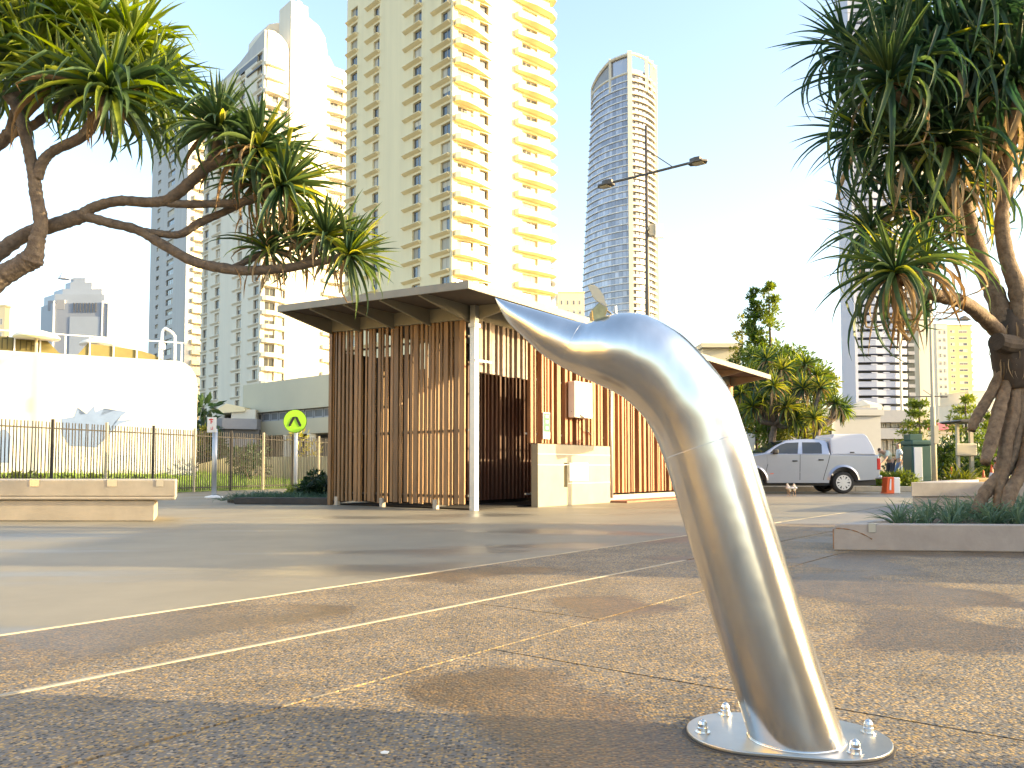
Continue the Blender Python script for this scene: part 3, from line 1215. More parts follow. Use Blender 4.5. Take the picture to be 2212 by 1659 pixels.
def place_leaves(root, acc, limit=300):
    """nearest leaves in view become parts of their own, the rest one joined part per colour"""
    Mi = camo.matrix_basis
    mid = lambda it: it[0] @ Vector((0.5, 0, -0.1))

    def key(it):
        p = mid(it)
        u, v = CX + FPX * p.x / p.y, CY - FPX * (p.z - H) / p.y + 93
        inside = -60 < u < 2270 and -60 < v < 1700
        return (0 if inside else 1, p.length)
    acc = sorted(acc, key=key)
    for M, me, mt in acc[:limit]:
        o = put('leaf', me, root, world=True)
        o.matrix_basis = M
    for mt in ('leaf_a', 'leaf_sunlit', 'leaf_dead'):
        rest = [(M, me) for M, me, q in acc[limit:] if q == mt]
        if not rest:
            continue
        V, F, off = [], [], 0
        for M, me in rest:
            co = np.empty(len(me.vertices) * 3)
            me.vertices.foreach_get('co', co)
            co = co.reshape(-1, 3)
            A = np.array(M)
            V.append(co @ A[:3, :3].T + A[:3, 3])
            F += [tuple(i + off for i in p.vertices) for p in me.polygons]
            off += len(co)
        me2 = bpy.data.meshes.new('foliage')
        me2.from_pydata(np.concatenate(V).tolist(), [], F)
        me2.materials.append(MATS[mt])
        me2.polygons.foreach_set('use_smooth', [True] * len(me2.polygons))
        put('dead_foliage' if mt == 'leaf_dead' else 'foliage', me2, root, world=True, kind='stuff')


def limb(root, name, pts, rad, mt='bark', n=9, seg=12, rough=0.05, jit=0.05):
    c = catmull(pts, n)
    r = lerp_list(rad, n)
    rg = random.Random(len(c) + int(rad[0] * 1000))
    flut = [rg.uniform(-jit, jit) for _ in range(seg)]
    r = [x * (1 + rough * math.sin(i * 2.1) + rg.uniform(-rough, rough)) for i, x in enumerate(r)]
    m = MB()
    m.tube(c, r, seg)
    for k in range(len(c)):
        for s_ in range(seg):
            i = k * seg + s_
            v = Vector(m.v[i])
            m.v[i] = tuple(c[k] + (v - c[k]) * (1 + flut[s_] + rg.uniform(-jit, jit) * .7))
    return build(name, m, mt, root, smooth=True, world=True)


# --- right pandanus, standing in the low planter
leaf_set('long', 1.55, 0.082, [0.35, 0.8, 1.2, 1.6, 1.95, 2.15, 2.35, 2.45], .85, 9)
YT = 10.0
tr = px(2185, 900, YT)
rp = empty('pandanus_tree', (tr.x, tr.y, 0.2), 0, 'big pandanus with prop roots and long drooping leaves standing in the low planter', 'tree')
hub = px(2180, 745, YT)
k_ = YT / FPX
limb(rp, 'trunk', [px(2190, 840, YT), px(2184, 800, YT), hub, px(2184, 705, YT), px(2180, 670, YT)], [26 * k_, 34 * k_, 37 * k_, 32 * k_, 22 * k_], 'bark_dark', rough=0.012, seg=24, jit=.075, n=5)
limb(rp, 'branch', [px(2186, 735, YT), px(2150, 640, YT + .05), px(2118, 560, YT + .1), px(2085, 450, YT + .15), px(2062, 380, YT + .15), px(2040, 325, YT + .1)], [23.8 * k_, 20.3 * k_, 18.2 * k_, 16.1 * k_, 15.4 * k_, 11.9 * k_], 'bark_warm')
limb(rp, 'branch', [px(2192, 735, YT), px(2200, 640, YT - .1), px(2176, 560, YT - .15), px(2164, 480, YT - .2), px(2172, 380, YT - .25), px(2185, 280, YT - .3), px(2196, 190, YT - .35)], [22.4 * k_, 18.9 * k_, 16.1 * k_, 14.7 * k_, 13.3 * k_, 12.6 * k_, 10.5 * k_], 'bark_warm')
limb(rp, 'branch', [px(2172, 738, YT), px(2140, 700, YT - .2), px(2085, 655, YT - .5), px(2030, 640, YT - .7), px(1975, 618, YT - .8), px(1935, 592, YT - .85)], [18.2 * k_, 15.4 * k_, 14.0 * k_, 12.6 * k_, 11.9 * k_, 9.1 * k_], 'bark_warm')
limb(rp, 'branch', [px(2062, 380, YT + .15), px(2010, 300, YT), px(1960, 230, YT - .2), px(1920, 185, YT - .3)], [12.6 * k_, 10.5 * k_, 9.1 * k_, 8.4 * k_], 'bark_warm')
limb(rp, 'branch', [px(2062, 390, YT + .15), px(2050, 250, YT + .3), px(2030, 100, YT + .5)], [12.6 * k_, 10.5 * k_, 9.1 * k_], 'bark_warm')
limb(rp, 'branch', [px(2175, 420, YT - .2), px(2235, 330, YT + .6), px(2260, 250, YT + .9)], [11.2 * k_, 9.8 * k_, 8.4 * k_], 'bark_warm')
m = MB()
m.tube([px(2190, 745, YT - .1), px(2165, 742, YT - .25), px(2152, 738, YT - .3)], [22 * k_, 20 * k_, 19 * k_], 14)
build('branch_stub', m, 'bark_dark', rp, world=True)
for pts, r in (([(2176, 770), (2140, 850), (2110, 900), (2098, 930)], 15), ([(2186, 790), (2160, 880), (2140, 960), (2128, 1000)], 17), ([(2190, 800), (2190, 880), (2172, 960), (2160, 1060), (2157, 1100)], 17),
               ([(2200, 800), (2205, 900), (2180, 1000), (2130, 1060), (2105, 1110)], 17), ([(2206, 810), (2225, 900), (2215, 1000), (2185, 1060), (2172, 1110)], 18), ([(2215, 810), (2250, 920), (2245, 1040), (2235, 1120)], 18),
               ([(2180, 800), (2178, 900), (2168, 940)], 13)):
    dep = random.uniform(-0.45, 0.25)
    q = [px(u, v, YT + dep * i / 3) for i, (u, v) in enumerate(pts)]
    limb(rp, 'prop_root', q, [r * k_ * .62] + [r * k_ * .78] * (len(q) - 2) + [r * k_ * .55], 'bark_warm', rough=0.04, seg=14, jit=.09)
acc = []
rg = random.Random(3)
for (u, v, dy, ax, nn, scl, dd, li) in (
        (1935, 592, -.85, (-.55, -.35, .6), 85, .80, .5, .10),
        (2040, 322, .1, (-.3, -.3, .9), 95, 1.05, .25, .06),
        (1920, 180, -.3, (-.5, -.4, .8), 90, .98, .1, .04),
        (2198, 180, -.35, (.1, -.4, .9), 90, 1.05, .2, .03),
        (2030, 95, .5, (-.2, -.2, .95), 85, 1.05, .05, .04),
        (2262, 245, .9, (.5, .1, .8), 60, 1.0, .3, .35),
        (2120, 20, -.3, (0, -.5, .9), 80, 1.1, .05, .03),
        (1985, 470, .5, (.1, .4, .7), 55, .75, .6, .45),
        (2110, 400, .9, (.3, .6, .5), 55, .85, .4, .5),
        (1870, 300, .2, (-.6, -.1, .6), 70, .8, .1, .05),
        (1830, 110, .3, (-.5, -.2, .8), 70, .8, 0, .04),
        (2000, 230, .6, (-.2, .2, .8), 70, .95, .1, .1),
        (2110, 210, .5, (.1, .2, .9), 80, 1.0, .15, .15),
        (1930, 40, .6, (-.3, .1, .9), 70, .95, 0, .05),
        (2000, 570, -.4, (-.2, -.1, .6), 55, .7, .5, .3),
        (2212, 40, .3, (.2, 0, .9), 70, 1.0, .1, .1),
        (2080, 120, -.2, (0, -.3, .9), 60, 1.0, .1, .06),
        (1985, 140, -.1, (-.3, -.3, .9), 60, .95, .1, .05),
        (1950, 330, .0, (-.4, -.2, .7), 55, .8, .2, .08),
        (2030, 420, .3, (-.2, .1, .6), 50, .75, .5, .3),
        (1880, 500, .3, (-.6, .1, .6), 45, .7, .3, .15),
        (2150, 110, .2, (.1, 0, .9), 60, 1.0, .1, .08)):
    c = px(u, v, YT + dy)
    rosette(acc, c, ax, 'long', nn, scl * .92, rg, el=(1.4, -0.55), dead=dd, light=li)
hang(acc, px(1938, 600, YT - .85), 'long', 16, .55, rg, .12)
hang(acc, px(2055, 350, YT + .1), 'long', 18, .75, rg, .14)
hang(acc, px(2180, 240, YT - .3), 'long', 14, .7, rg, .12)
for q_ in (hub, px(2182, 705, YT - .1), px(2186, 780, YT - .15)):
    hang(acc, q_, 'long', 14, .17, rg, .17)
place_leaves(rp, acc)

# --- left pandanus reaching in over the bench
leaf_set('mid', 1.0, 0.078, [0.1, 0.25, 0.45, 0.65, 0.9, 1.1, 1.35, 1.6], 1.3, 7)
YL = 8.6
lp = empty('pandanus_tree', (px(-260, 800, YL).x, YL, 0), 0, 'pandanus with smooth grey branches reaching in from the left over the bench', 'tree')
kl = YL / FPX
limb(lp, 'trunk', [(px(-260, 800, YL).x, YL, 0), px(-240, 950, YL), px(-200, 800, YL), px(-150, 720, YL), px(-60, 655, YL)], [60 * kl, 52 * kl, 44 * kl, 36 * kl, 27 * kl], 'bark')
limb(lp, 'branch', [px(-60, 655, YL), px(0, 601, YL), px(40, 577, YL - .03), px(76, 556, YL - .05)], [25 * kl, 22 * kl, 21 * kl, 23 * kl])
limb(lp, 'branch', [px(70, 566, YL - .05), px(80, 520, YL - .1), px(88, 480, YL - .12), px(78, 420, YL - .15), px(72, 372, YL - .18), px(60, 315, YL - .2), px(42, 245, YL - .2), px(20, 210, YL - .25), px(-25, 170, YL - .3)], [22 * kl, 17 * kl, 15 * kl, 14 * kl, 13 * kl, 12.5 * kl, 13 * kl, 12 * kl, 10 * kl])
limb(lp, 'branch', [px(80, 385, YL - .18), px(92, 350, YL - .2), px(117, 325, YL - .22), px(176, 295, YL - .3), px(207, 255, YL - .35), px(232, 208, YL - .4)], [11 * kl, 11 * kl, 10 * kl, 11 * kl, 13 * kl, 14 * kl])
limb(lp, 'branch', [px(-60, 345, YL + .1), px(0, 310, YL + .1), px(24, 286, YL + .05), px(70, 272, YL), px(117, 236, YL - .05), px(180, 205, YL - .1)], [14 * kl, 13 * kl, 13 * kl, 10 * kl, 9 * kl, 9 * kl])
limb(lp, 'branch', [px(24, 286, YL + .05), px(38, 235, YL + .1), px(46, 190, YL + .12), px(60, 140, YL + .1)], [12 * kl, 13 * kl, 16 * kl, 14 * kl])
limb(lp, 'branch', [px(-200, 720, YL), px(-80, 610, YL + .1), px(0, 543, YL + .1), px(59, 505, YL + .1), px(120, 485, YL + .05), px(178, 466, YL)], [24 * kl, 19 * kl, 17 * kl, 15 * kl, 15 * kl, 15 * kl])
limb(lp, 'branch', [px(172, 467, YL), px(205, 447, YL), px(258, 434, YL - .05), px(320, 437, YL - .1), px(360, 432, YL - .12), px(391, 412, YL - .15), px(430, 376, YL - .2), px(457, 355, YL - .22), px(527, 337, YL - .3), px(545, 322, YL - .3)], [13 * kl, 11 * kl, 11 * kl, 11 * kl, 11 * kl, 12 * kl, 12 * kl, 13 * kl, 10 * kl, 9 * kl])
limb(lp, 'branch', [px(345, 436, YL - .1), px(400, 441, YL - .1), px(460, 440, YL - .1), px(520, 437, YL - .15), px(566, 422, YL - .2), px(605, 408, YL - .25)], [9 * kl, 8.5 * kl, 8.5 * kl, 8.5 * kl, 9 * kl, 9 * kl])
limb(lp, 'branch', [px(172, 463, YL), px(230, 480, YL + .05), px(297, 497, YL + .1), px(351, 528, YL + .1), px(422, 566, YL + .05), px(508, 583, YL), px(560, 584, YL), px(625, 578, YL - .05), px(690, 566, YL - .1), px(748, 553, YL - .15)], [12 * kl, 10.5 * kl, 10.5 * kl, 11 * kl, 11 * kl, 11 * kl, 10 * kl, 10 * kl, 8 * kl, 8 * kl])
limb(lp, 'branch', [px(300, 498, YL + .1), px(345, 505, YL + .12), px(390, 506, YL + .1), px(430, 482, YL + .08), px(480, 460, YL + .05), px(522, 441, YL)], [8 * kl, 8 * kl, 8.5 * kl, 9 * kl, 8 * kl, 7 * kl])
limb(lp, 'branch', [px(455, 357, YL - .22), px(468, 320, YL - .25), px(472, 285, YL - .28)], [11 * kl, 10 * kl, 10 * kl])
limb(lp, 'branch', [px(500, 580, YL), px(560, 552, YL + .1), px(580, 545, YL + .15)], [7 * kl, 7 * kl, 6 * kl])
limb(lp, 'branch', [px(640, 576, YL - .05), px(680, 550, YL - .05), px(702, 520, YL - .05)], [7 * kl, 7 * kl, 7 * kl])
acc = []
rg = random.Random(8)
for (u, v, dy, ax, nn, scl, dd, li, el) in (
        (235, 200, -.4, (.35, -.2, .9), 95, 1.0, .12, .35, (1.4, -.7)),
        (62, 132, .1, (-.1, -.1, 1), 85, 1.0, .1, .5, (1.4, -.6)),
        (150, 120, .5, (.1, .3, .9), 70, 1.0, .0, .9, (1.4, -.4)),
        (310, 150, .6, (.5, .2, .8), 60, .9, .0, .9, (1.4, -.5)),
        (-40, 150, -.2, (-.4, -.2, .8), 60, 1.0, .1, .5, (1.3, -.6)),
        (110, 30, .4, (0, .1, 1), 75, 1.0, 0, .9, (1.4, -.6)),
        (205, 70, .3, (.2, 0, 1), 75, 1.0, 0, .9, (1.4, -.6)),
        (285, 100, .2, (.4, 0, .9), 75, .95, 0, .85, (1.4, -.6)),
        (320, 190, 0, (.6, -.1, .7), 70, .85, .1, .35, (1.4, -.7)),
        (20, 50, .3, (-.1, 0, 1), 70, 1.0, 0, .6, (1.4, -.6)),
        (130, 190, -.2, (0, -.2, .9), 70, .85, .15, .3, (1.4, -.7)),
        (473, 278, -.28, (.05, -.1, 1), 75, .82, .08, .08, (1.45, -.6)),
        (560, 322, -.3, (.6, -.25, .75), 75, .82, .2, .12, (1.4, -.8)),
        (612, 402, -.25, (.75, -.2, .4), 70, .78, .2, .2, (1.4, -.6)),
        (545, 400, .2, (.1, .3, .6), 45, .6, .5, .2, (1.2, -.9)),
        (582, 543, .15, (.2, -.1, .8), 50, .58, .35, .15, (1.3, -.6)),
        (640, 520, .25, (.3, .1, .8), 45, .62, .3, .3, (1.3, -.4)),
        (704, 512, -.05, (.3, -.1, .9), 60, .66, .2, .3, (1.4, -.7)),
        (754, 552, -.15, (.9, -.2, .3), 60, .66, .1, .25, (1.4, -.4))):
    rosette(acc, px(u, v, YL + dy), ax, 'mid', int(nn * 1.3), scl, rg, el=el, dead=dd, light=li)
for (u, v, dy, nn, s_) in ((535, 350, -.3, 18, .62), (470, 330, -.25, 4, .4), (600, 430, -.2, 12, .45), (560, 470, .1, 14, .4), (620, 580, 0, 10, .3), (720, 570, -.1, 7, .35), (225, 240, -.4, 8, .5), (540, 590, 0, 6, .25)):
    hang(acc, px(u, v, YL + dy), 'mid', nn, s_, rg, .16)
place_leaves(lp, acc)

# planting in the low planter: strappy blue-green clumps (one mass)
leaf_set('strap', 0.42, 0.022, [0.5, 0.8, 1.1, 1.5, 1.8, 2.0], 1.4, 5, mats=('leaf_a',))


def joined(name, items, mt, parent=None, kind='stuff', world=True):
    V, F, off = [], [], 0
    for M, me in items:
        co = np.empty(len(me.vertices) * 3)
        me.vertices.foreach_get('co', co)
        co = co.reshape(-1, 3)
        A = np.array(M)
        V.append(co @ A[:3, :3].T + A[:3, 3])
        F += [tuple(i + off for i in p.vertices) for p in me.polygons]
        off += len(co)
    me2 = bpy.data.meshes.new(name)
    me2.from_pydata(np.concatenate(V).tolist(), [], F)
    me2.materials.append(MATS[mt])
    me2.polygons.foreach_set('use_smooth', [True] * len(me2.polygons))
    return put(name, me2, parent, world=world, kind=kind)


rg = random.Random(21)
it = []
for k in range(150):
    q = MP @ Vector((rg.uniform(0.45, Lp - .2), rg.uniform(0.25, Dp - .3), hP - 0.07))
    for j in range(20):
        s_ = rg.uniform(.55, 1.0)
        it.append((Matrix.Translation(q) @ Matrix.Rotation(rg.uniform(0, 6.28), 4, 'Z') @ Matrix.Rotation(-rg.uniform(.5, 1.4), 4, 'Y') @ Matrix.Diagonal((s_, s_, s_, 1)), rg.choice(LV['strap']['leaf_a'])))
tag(joined('planter_grass', it, 'foliage_blue'), 'blue green strappy ground cover filling the low planter', 'ground cover')
#PART4
# ------------------------------------------------------------------ towers
def window_mesh(w, h, kind, fm='win_frame', nm=1):
    """lies in XZ from (0,0) to (w,h), facing -Y; slots: frame, glass, curtain"""
    m = MB()
    b = 0.09
    m.box(0, w, 0, 0.10, 0, b, 0)
    m.box(0, w, 0, 0.10, h - b, h, 0)
    m.box(0, b, 0, 0.10, b, h - b, 0)
    m.box(w - b, w, 0, 0.10, b, h - b, 0)
    xs = [b + (w - 2 * b) * k / (nm + 1) for k in range(nm + 2)]
    for k in range(1, nm + 1):
        m.box(xs[k] - .04, xs[k] + .04, 0.01, 0.09, b, h - b, 0)
    if kind == 3:
        m.box(b, w - b, 0.005, 0.095, h * .33, h * .33 + .1, 0)
    for k in range(nm + 1):
        cur = (kind == 1 and k == 0) or (kind == 2 and k == nm) or kind == 4
        m.face([(xs[k], .05, b), (xs[k + 1], .05, b), (xs[k + 1], .05, h - b), (xs[k], .05, h - b)], 2 if cur else 1)
        if kind == 0:
            m.face([(xs[k] + .05, .046, h * .55), (xs[k + 1] - .02, .046, h * .55), (xs[k + 1] - .02, .046, h - b - .03), (xs[k] + .05, .046, h - b - .03)], 2)
    return m.mesh('window', [fm, 'win_glass', 'curtain'])


def tower(name, label, loc, rot, W, D, z0, z1, fh, wall_l, colsL, colsR, balcs=(), zwin=10, ledge=True, fm='win_frame', bal_mat='tower_white', ledge_mat=None, group=None, seed=1, lsc=1.0):
    root = empty(name, loc, rot, label, 'building', group)
    rg = random.Random(seed)
    nf = int((z1 - z0) / fh)
    m = MB()
    m.box(0.5, W, 0.5, D, 0, z1 - 0.01)
    build('core', m, wall_l, root)

    def face_layer(cols, left):
        m = MB()
        end = D if left else W
        t = 0.0 if left else 0.502
        for c in sorted(cols, key=lambda c: c['t0']):
            if left:
                m.box(0, 0.5, t, c['t0'], 0, z1)
            else:
                m.box(t, c['t0'], 0, 0.5, 0, z1)
            zprev = 0
            for k in range(nf + 1):
                za = z0 + k * fh + c['z0']
                if za < zwin:
                    continue
                if za + c['h'] > z1 - .3:
                    break
                if left:
                    m.box(0, 0.5, c['t0'], c['t1'], zprev, za)
                else:
                    m.box(c['t0'], c['t1'], 0, 0.5, zprev, za)
                zprev = za + c['h']
            if left:
                m.box(0, 0.5, c['t0'], c['t1'], zprev, z1)
            else:
                m.box(c['t0'], c['t1'], 0, 0.5, zprev, z1)
            t = c['t1']
        if left:
            m.box(0, 0.5, t, end, 0, z1)
        else:
            m.box(t, end, 0, 0.5, 0, z1)
        build('wall', m, wall_l, root)
    face_layer(colsL, True)
    face_layer(colsR, False)
    for left, cols in ((True, colsL), (False, colsR)):
        for c in cols:
            w = c['t1'] - c['t0'] - 0.02
            ms = [window_mesh(w, c['h'] - .02, q, fm, c.get('n', 1)) for q in c.get('kinds', (0, 1, 2, 4, 5, 5))]
            lm = None
            if ledge and left:
                e = c.get('ext', w * .8)
                mm = MB()
                mm.prism([(-0.003, 0.02), (-.62 * lsc, -0.06), (-.66 * lsc, -0.18), (-.35 * lsc, -0.38), (-0.003, -0.55)], 'y', 0, w + e)
                lm = mm.mesh('ledge', ledge_mat or wall_l)
            for k in range(nf + 1):
                za = z0 + k * fh + c['z0']
                if za < zwin or za + c['h'] > z1 - .3:
                    continue
                me = rg.choice(ms)
                dp = c.get('dp', 0.3)
                if left:
                    put('window', me, root, (dp, c['t1'] - .01, za + .01), (0, 0, -math.pi / 2))
                    if lm:
                        put('ledge', lm, root, (0, c['t0'] - .1, za))
                else:
                    put('window', me, root, (c['t0'] + .01, dp, za + .01))
    for bpoly, lo, hi in balcs:
        mm = MB()
        mm.prism(bpoly, 'z', lo, hi)
        me = mm.mesh('balcony', bal_mat)
        for k in range(nf + 1):
            za = z0 + k * fh
            if za < zwin - fh or za + hi > z1:
                continue
            put('balcony', me, root, (0, 0, za))
    return root


TROT = math.atan2(0.67, 0.74)
p = px(975, 1000, 120)
MT = (p.x, 120, 0)
cL = lambda t0, t1, ext=None: dict(t0=t0, t1=t1, z0=0.72, h=2.0, ext=ext or (t1 - t0) * .8)
rail_m = None
main = tower('apartment_tower', 'tallest cream apartment tower with curved balconies rising behind the slatted block', MT, TROT, 20.4, 30.5, 0.6, 84, 2.9, 'tower_cream',
             [cL(0.6, 2.9, 2.2), cL(8.0, 10.2, 2.4), cL(20.0, 21.8, 2.2), cL(27.0, 29.2, 1.1)],
             [dict(t0=0.95, t1=4.0, z0=0.05, h=2.25, n=2, kinds=(1, 2, 4, 0)), dict(t0=5.2, t1=7.0, z0=0.25, h=2.1, kinds=(3, 3, 3), n=0, dp=0.42), dict(t0=14.1, t1=17.5, z0=0.55, h=1.6, n=2, kinds=(1, 2, 4, 0))],
             balcs=[([(0.15, 0.0), (0.05, -0.75), (0.6, -1.25), (1.6, -1.45), (3.6, -1.25), (8.1, -0.003)], -0.32, 0.50),
                    ([(12.4, -0.003), (12.5, -0.9), (16.0, -1.5), (19.6, -1.45), (21.2, -0.8), (21.9, 0.6), (21.8, 2.4), (20.402, 2.6), (20.402, -0.003)], -0.32, 0.55)],
             zwin=18, bal_mat='tower_cream', seed=4)
# thin balustrade rails on the main tower's first balconies
mm = MB()
for k in range(14):
    s = 1.2 + k * 0.2
    mm.box(s, s + .03, -1.33, -1.30, 0.51, 1.0)
mm.box(1.1, 4.0, -1.34, -1.29, 1.0, 1.05)
rail_mesh = mm.mesh('balcony_rail', 'win_frame')
for k in range(6, 26, 1):
    z = 0.6 + 2.9 * k
    if z > 80:
        break
    put('balcony_rail', rail_mesh, main, (0, 0, z))
for xx in (0.0,):
    mm = MB()
    mm.box(-0.22, -0.003, -0.22, 0.25, 0, 83.9)
    build('corner_fin', mm, 'tower_cream', main)

p = px(557, 1000, 167)
t2 = tower('apartment_tower', 'white apartment tower with stepped round topped parapets behind the left pandanus', (p.x, 167, 0), TROT, 20.0, 31, 1.0, 88.2, 2.9, 'tower_white',
           [cL(0.9, 3.4, 2.2), cL(9.3, 11.6, 2.2), cL(20.8, 23.2, 2.2), cL(27.6, 30.0, 1.0)],
           [dict(t0=0.9, t1=3.2, z0=0.2, h=2.0, n=1), dict(t0=3.9, t1=5.4, z0=0.4, h=1.8, kinds=(3, 0), n=0, dp=.42), dict(t0=15.4, t1=18.6, z0=0.5, h=1.7, n=2, kinds=(1, 2, 4, 0))],
           balcs=[([(0.15, 0.0), (0.1, -0.6), (0.8, -1.1), (3.0, -1.0), (6.1, -0.003)], -0.55, 0.30),
                  ([(13.9, -0.003), (14.0, -0.7), (17, -1.1), (20.4, -1.0), (20.6, 0.5), (20.004, 0.8), (20.004, -0.003)], -0.5, 0.30)],
           zwin=8, seed=7, bal_mat='tower_white', lsc=.55)
m = MB()
m.prism([(0.6, 80), (5.5, 80), (5.5, 88.9), (4.9, 90.6), (3.6, 91.8), (2.0, 92.3), (0.6, 92.1)], 'y', -0.25, 7)
build('arched_parapet', m, 'tower_white', t2)
m = MB()
pts = [(5.6, 60), (14.2, 60), (14.2, 92.0), (13.6, 95.0), (12.0, 97.0), (9.5, 98.0), (9.4, 100.2), (5.6, 100.4)]
m.prism(pts, 'y', -0.6, 5)
build('lift_tower', m, 'tower_white', t2)
m = MB()
m.prism([(2.4, 88), (9, 88), (9, 99), (6.5, 98.8), (4.2, 97.6), (2.8, 95.2)], 'y', 7.1, 14)
build('roof_dome', m, 'tower_white', t2)
m = MB()
m.prism([(14.3, 88), (16.4, 88), (16.4, 89.4), (15.2, 91.2), (14.3, 91.7)], 'y', 0, 5)
build('arched_parapet', m, 'tower_white', t2)
m = MB()
m.prism([(0.02, 88.2), (31, 88.2), (31, 88.7), (20, 88.9), (12, 89.5), (5, 91.0), (0.02, 92.0)], 'x', 0.02, 0.5)
build('side_parapet', m, 'tower_grey', t2)
m = MB()
m.box(-0.02, 0.01, 3.2, 14, 86.6, 87.8)
m.box(-.3, 0.0, 1.0, 8, 84.6, 84.9)
build('dark_opening', m, 'podium_dark', t2)
m = MB()
m.box(16.5, 20, 0.1, 0.2, 88.2, 89.6)
build('glass_balustrade', m, 'glass_blue_c', t2)
m = MB()
m.tube([(6.2, 1, 100.3), (6.2, 1, 101.8)], .12, 6)
m.tube([(7.8, 1, 100.3), (7.9, 1, 102), (8.6, 1, 101.6), (9, 1, 100.2)], .2, 6)
build('roof_antenna', m, 'white_paint', t2)

p = px(393, 1000, 230)
tower('apartment_tower', 'slim grey sided apartment tower with cream balconies left of the white tower', (p.x, 230, 0), TROT, 22, 29.6, 1.0, 106, 2.95, 'tower_grey',
      [dict(t0=10.0, t1=15.6, z0=0.5, h=1.75, n=2, ext=.1), dict(t0=21.6, t1=24.2, z0=0.7, h=1.25, n=1, ext=.1)],
      [dict(t0=2.2, t1=6.0, z0=0.3, h=1.9, n=2, kinds=(1, 2, 4)), dict(t0=8.5, t1=12, z0=0.3, h=1.9, n=2, kinds=(1, 2, 4))],
      balcs=[([(1.6, -0.003), (1.7, -1.1), (12.5, -1.1), (12.6, -0.003)], -0.45, 0.75)], zwin=8, ledge=False, seed=9, bal_mat='tower_cream')

# --- glass tower with a curved tapering flank
gt = empty('glass_tower', (54, 378, 0), 0, 'tall slender glass skyscraper with a sail shaped curved flank and open crown', 'building')


def gplan(z):
    f = z / 192.0
    ul = 1251 + 33 * max(0.0, f - 0.25) / 0.75 if f > .25 else 1251
    k = (ul - CX) / FPX
    Lx = Vector((k * 402, 402))
    C = Vector((px(1364, 700, 378).x, 378))
    Rr = Vector((px(1419, 700, 392).x, 392))
    left = []
    for i in range(9):
        t = i / 8
        q = Lx.lerp(C, t)
        n = Vector((-(C - Lx).y, (C - Lx).x)).normalized()
        left.append(q - n * (4 * t * (1 - t) * 3.2))
    right = []
    for i in range(1, 9):
        t = i / 8
        q = C.lerp(Rr, t)
        n = Vector((-(Rr - C).y, (Rr - C).x)).normalized()
        right.append(q - n * (4 * t * (1 - t) * 2.4))
    back = [Vector((Rr.x + 1, 418)), Vector((Lx.x + 3, 424))]
    return left, right, back


ztop = 187.5
z = 3.0
rg = random.Random(2)
fl = 0
while z < ztop - 3:
    l0, r0, bk0 = gplan(z)
    l1, r1, bk1 = gplan(z + 3.1)
    m = MB()
    for i in range(8):
        sub = 2
        for j in range(sub):
            a, b = (j + .03) / sub, (j + .97) / sub
            A0, B0 = l0[i].lerp(l0[i + 1], a), l0[i].lerp(l0[i + 1], b)
            A1, B1 = l1[i].lerp(l1[i + 1], a), l1[i].lerp(l1[i + 1], b)
            q = 1 if i == 5 and j == 1 else rg.choice((0, 0, 0, 1, 2))
            m.face([(A0.x, A0.y, z + .35), (B0.x, B0.y, z + .35), (B1.x, B1.y, z + 3.1), (A1.x, A1.y, z + 3.1)], q)
    build('window_band', m, ['glass_blue_a', 'glass_blue_b', 'glass_blue_c'], gt, world=True)
    pts = [l0[-1]] + r0
    m = MB()
    for i in range(8):
        a, b = pts[i].lerp(pts[i + 1], .12), pts[i].lerp(pts[i + 1], .9)
        n = Vector((-(b - a).y, (b - a).x)).normalized() * .5
        a, b = a + n, b + n
        m.face([(a.x, a.y, z + .9), (b.x, b.y, z + .9), (b.x, b.y, z + 2.9), (a.x, a.y, z + 2.9)], rg.choice((0, 1, 0)))
    build('window_band', m, ['win_glass', 'glass_blue_b'], gt, world=True)
    # slab edges
    m = MB()
    cen = Vector((50, 402))
    ring = [q + (q - cen).normalized() * .55 for q in l0]
    m.prism([tuple(q) for q in ring] + [tuple(q) for q in reversed([q + (cen - q).normalized() * 1.4 for q in l0])], 'z', z - .18, z + .3)
    build('floor_slab', m, 'slab_white', gt, world=True)
    m = MB()
    o = [q + (q - cen).normalized() * .5 for q in pts]
    inn = [q + (cen - q).normalized() * 1.5 for q in pts]
    m.prism([tuple(q) for q in o] + [tuple(q) for q in reversed(inn)], 'z', z - .1, z + .95)
    build('floor_slab', m, 'slab_cream', gt, world=True)
    z += 3.1
    fl += 1
l0, r0, bk0 = gplan(3)
m = MB()
zz = [0, 60, 120, ztop]
for a, b in zip(zz[:-1], zz[1:]):
    la, ra, ba = gplan(a)
    lb, rb, bb = gplan(b)
    A = la + ra + ba
    B = lb + rb + bb
    cen = Vector((50, 405))
    A = [q + (cen - q).normalized() * 1.2 for q in A]
    B = [q + (cen - q).normalized() * 1.2 for q in B]
    for i in range(len(A)):
        j = (i + 1) % len(A)
        m.face([(A[i].x, A[i].y, a), (A[j].x, A[j].y, a), (B[j].x, B[j].y, b), (B[i].x, B[i].y, b)])
build('core', m, 'glass_blue_b', gt, world=True)
lT, rT, bT = gplan(ztop)
for q, w_ in ((lT[0], .7), (lT[5], .6), (lT[8], 1.0), (rT[3], .8), (rT[5], .7), (rT[7], 1.0), (bT[0], .7), (bT[1], .7)):
    m = MB()
    m.box(q.x - w_, q.x + w_, q.y - w_, q.y + w_, 0 if w_ == 1.0 else ztop - 8, ztop + (9 if q.x > 46 else 1.5))
    build('column', m, 'slab_cream', gt, world=True)
m = MB()
hh = lambda i: ztop + 8.0 - max(0, 5 - i) * 1.15 if i < 9 else ztop + 8.2
top = [(q, hh(i)) for i, q in enumerate(lT)] + [(q, ztop + 8.2 - i * .1) for i, q in enumerate(rT)]
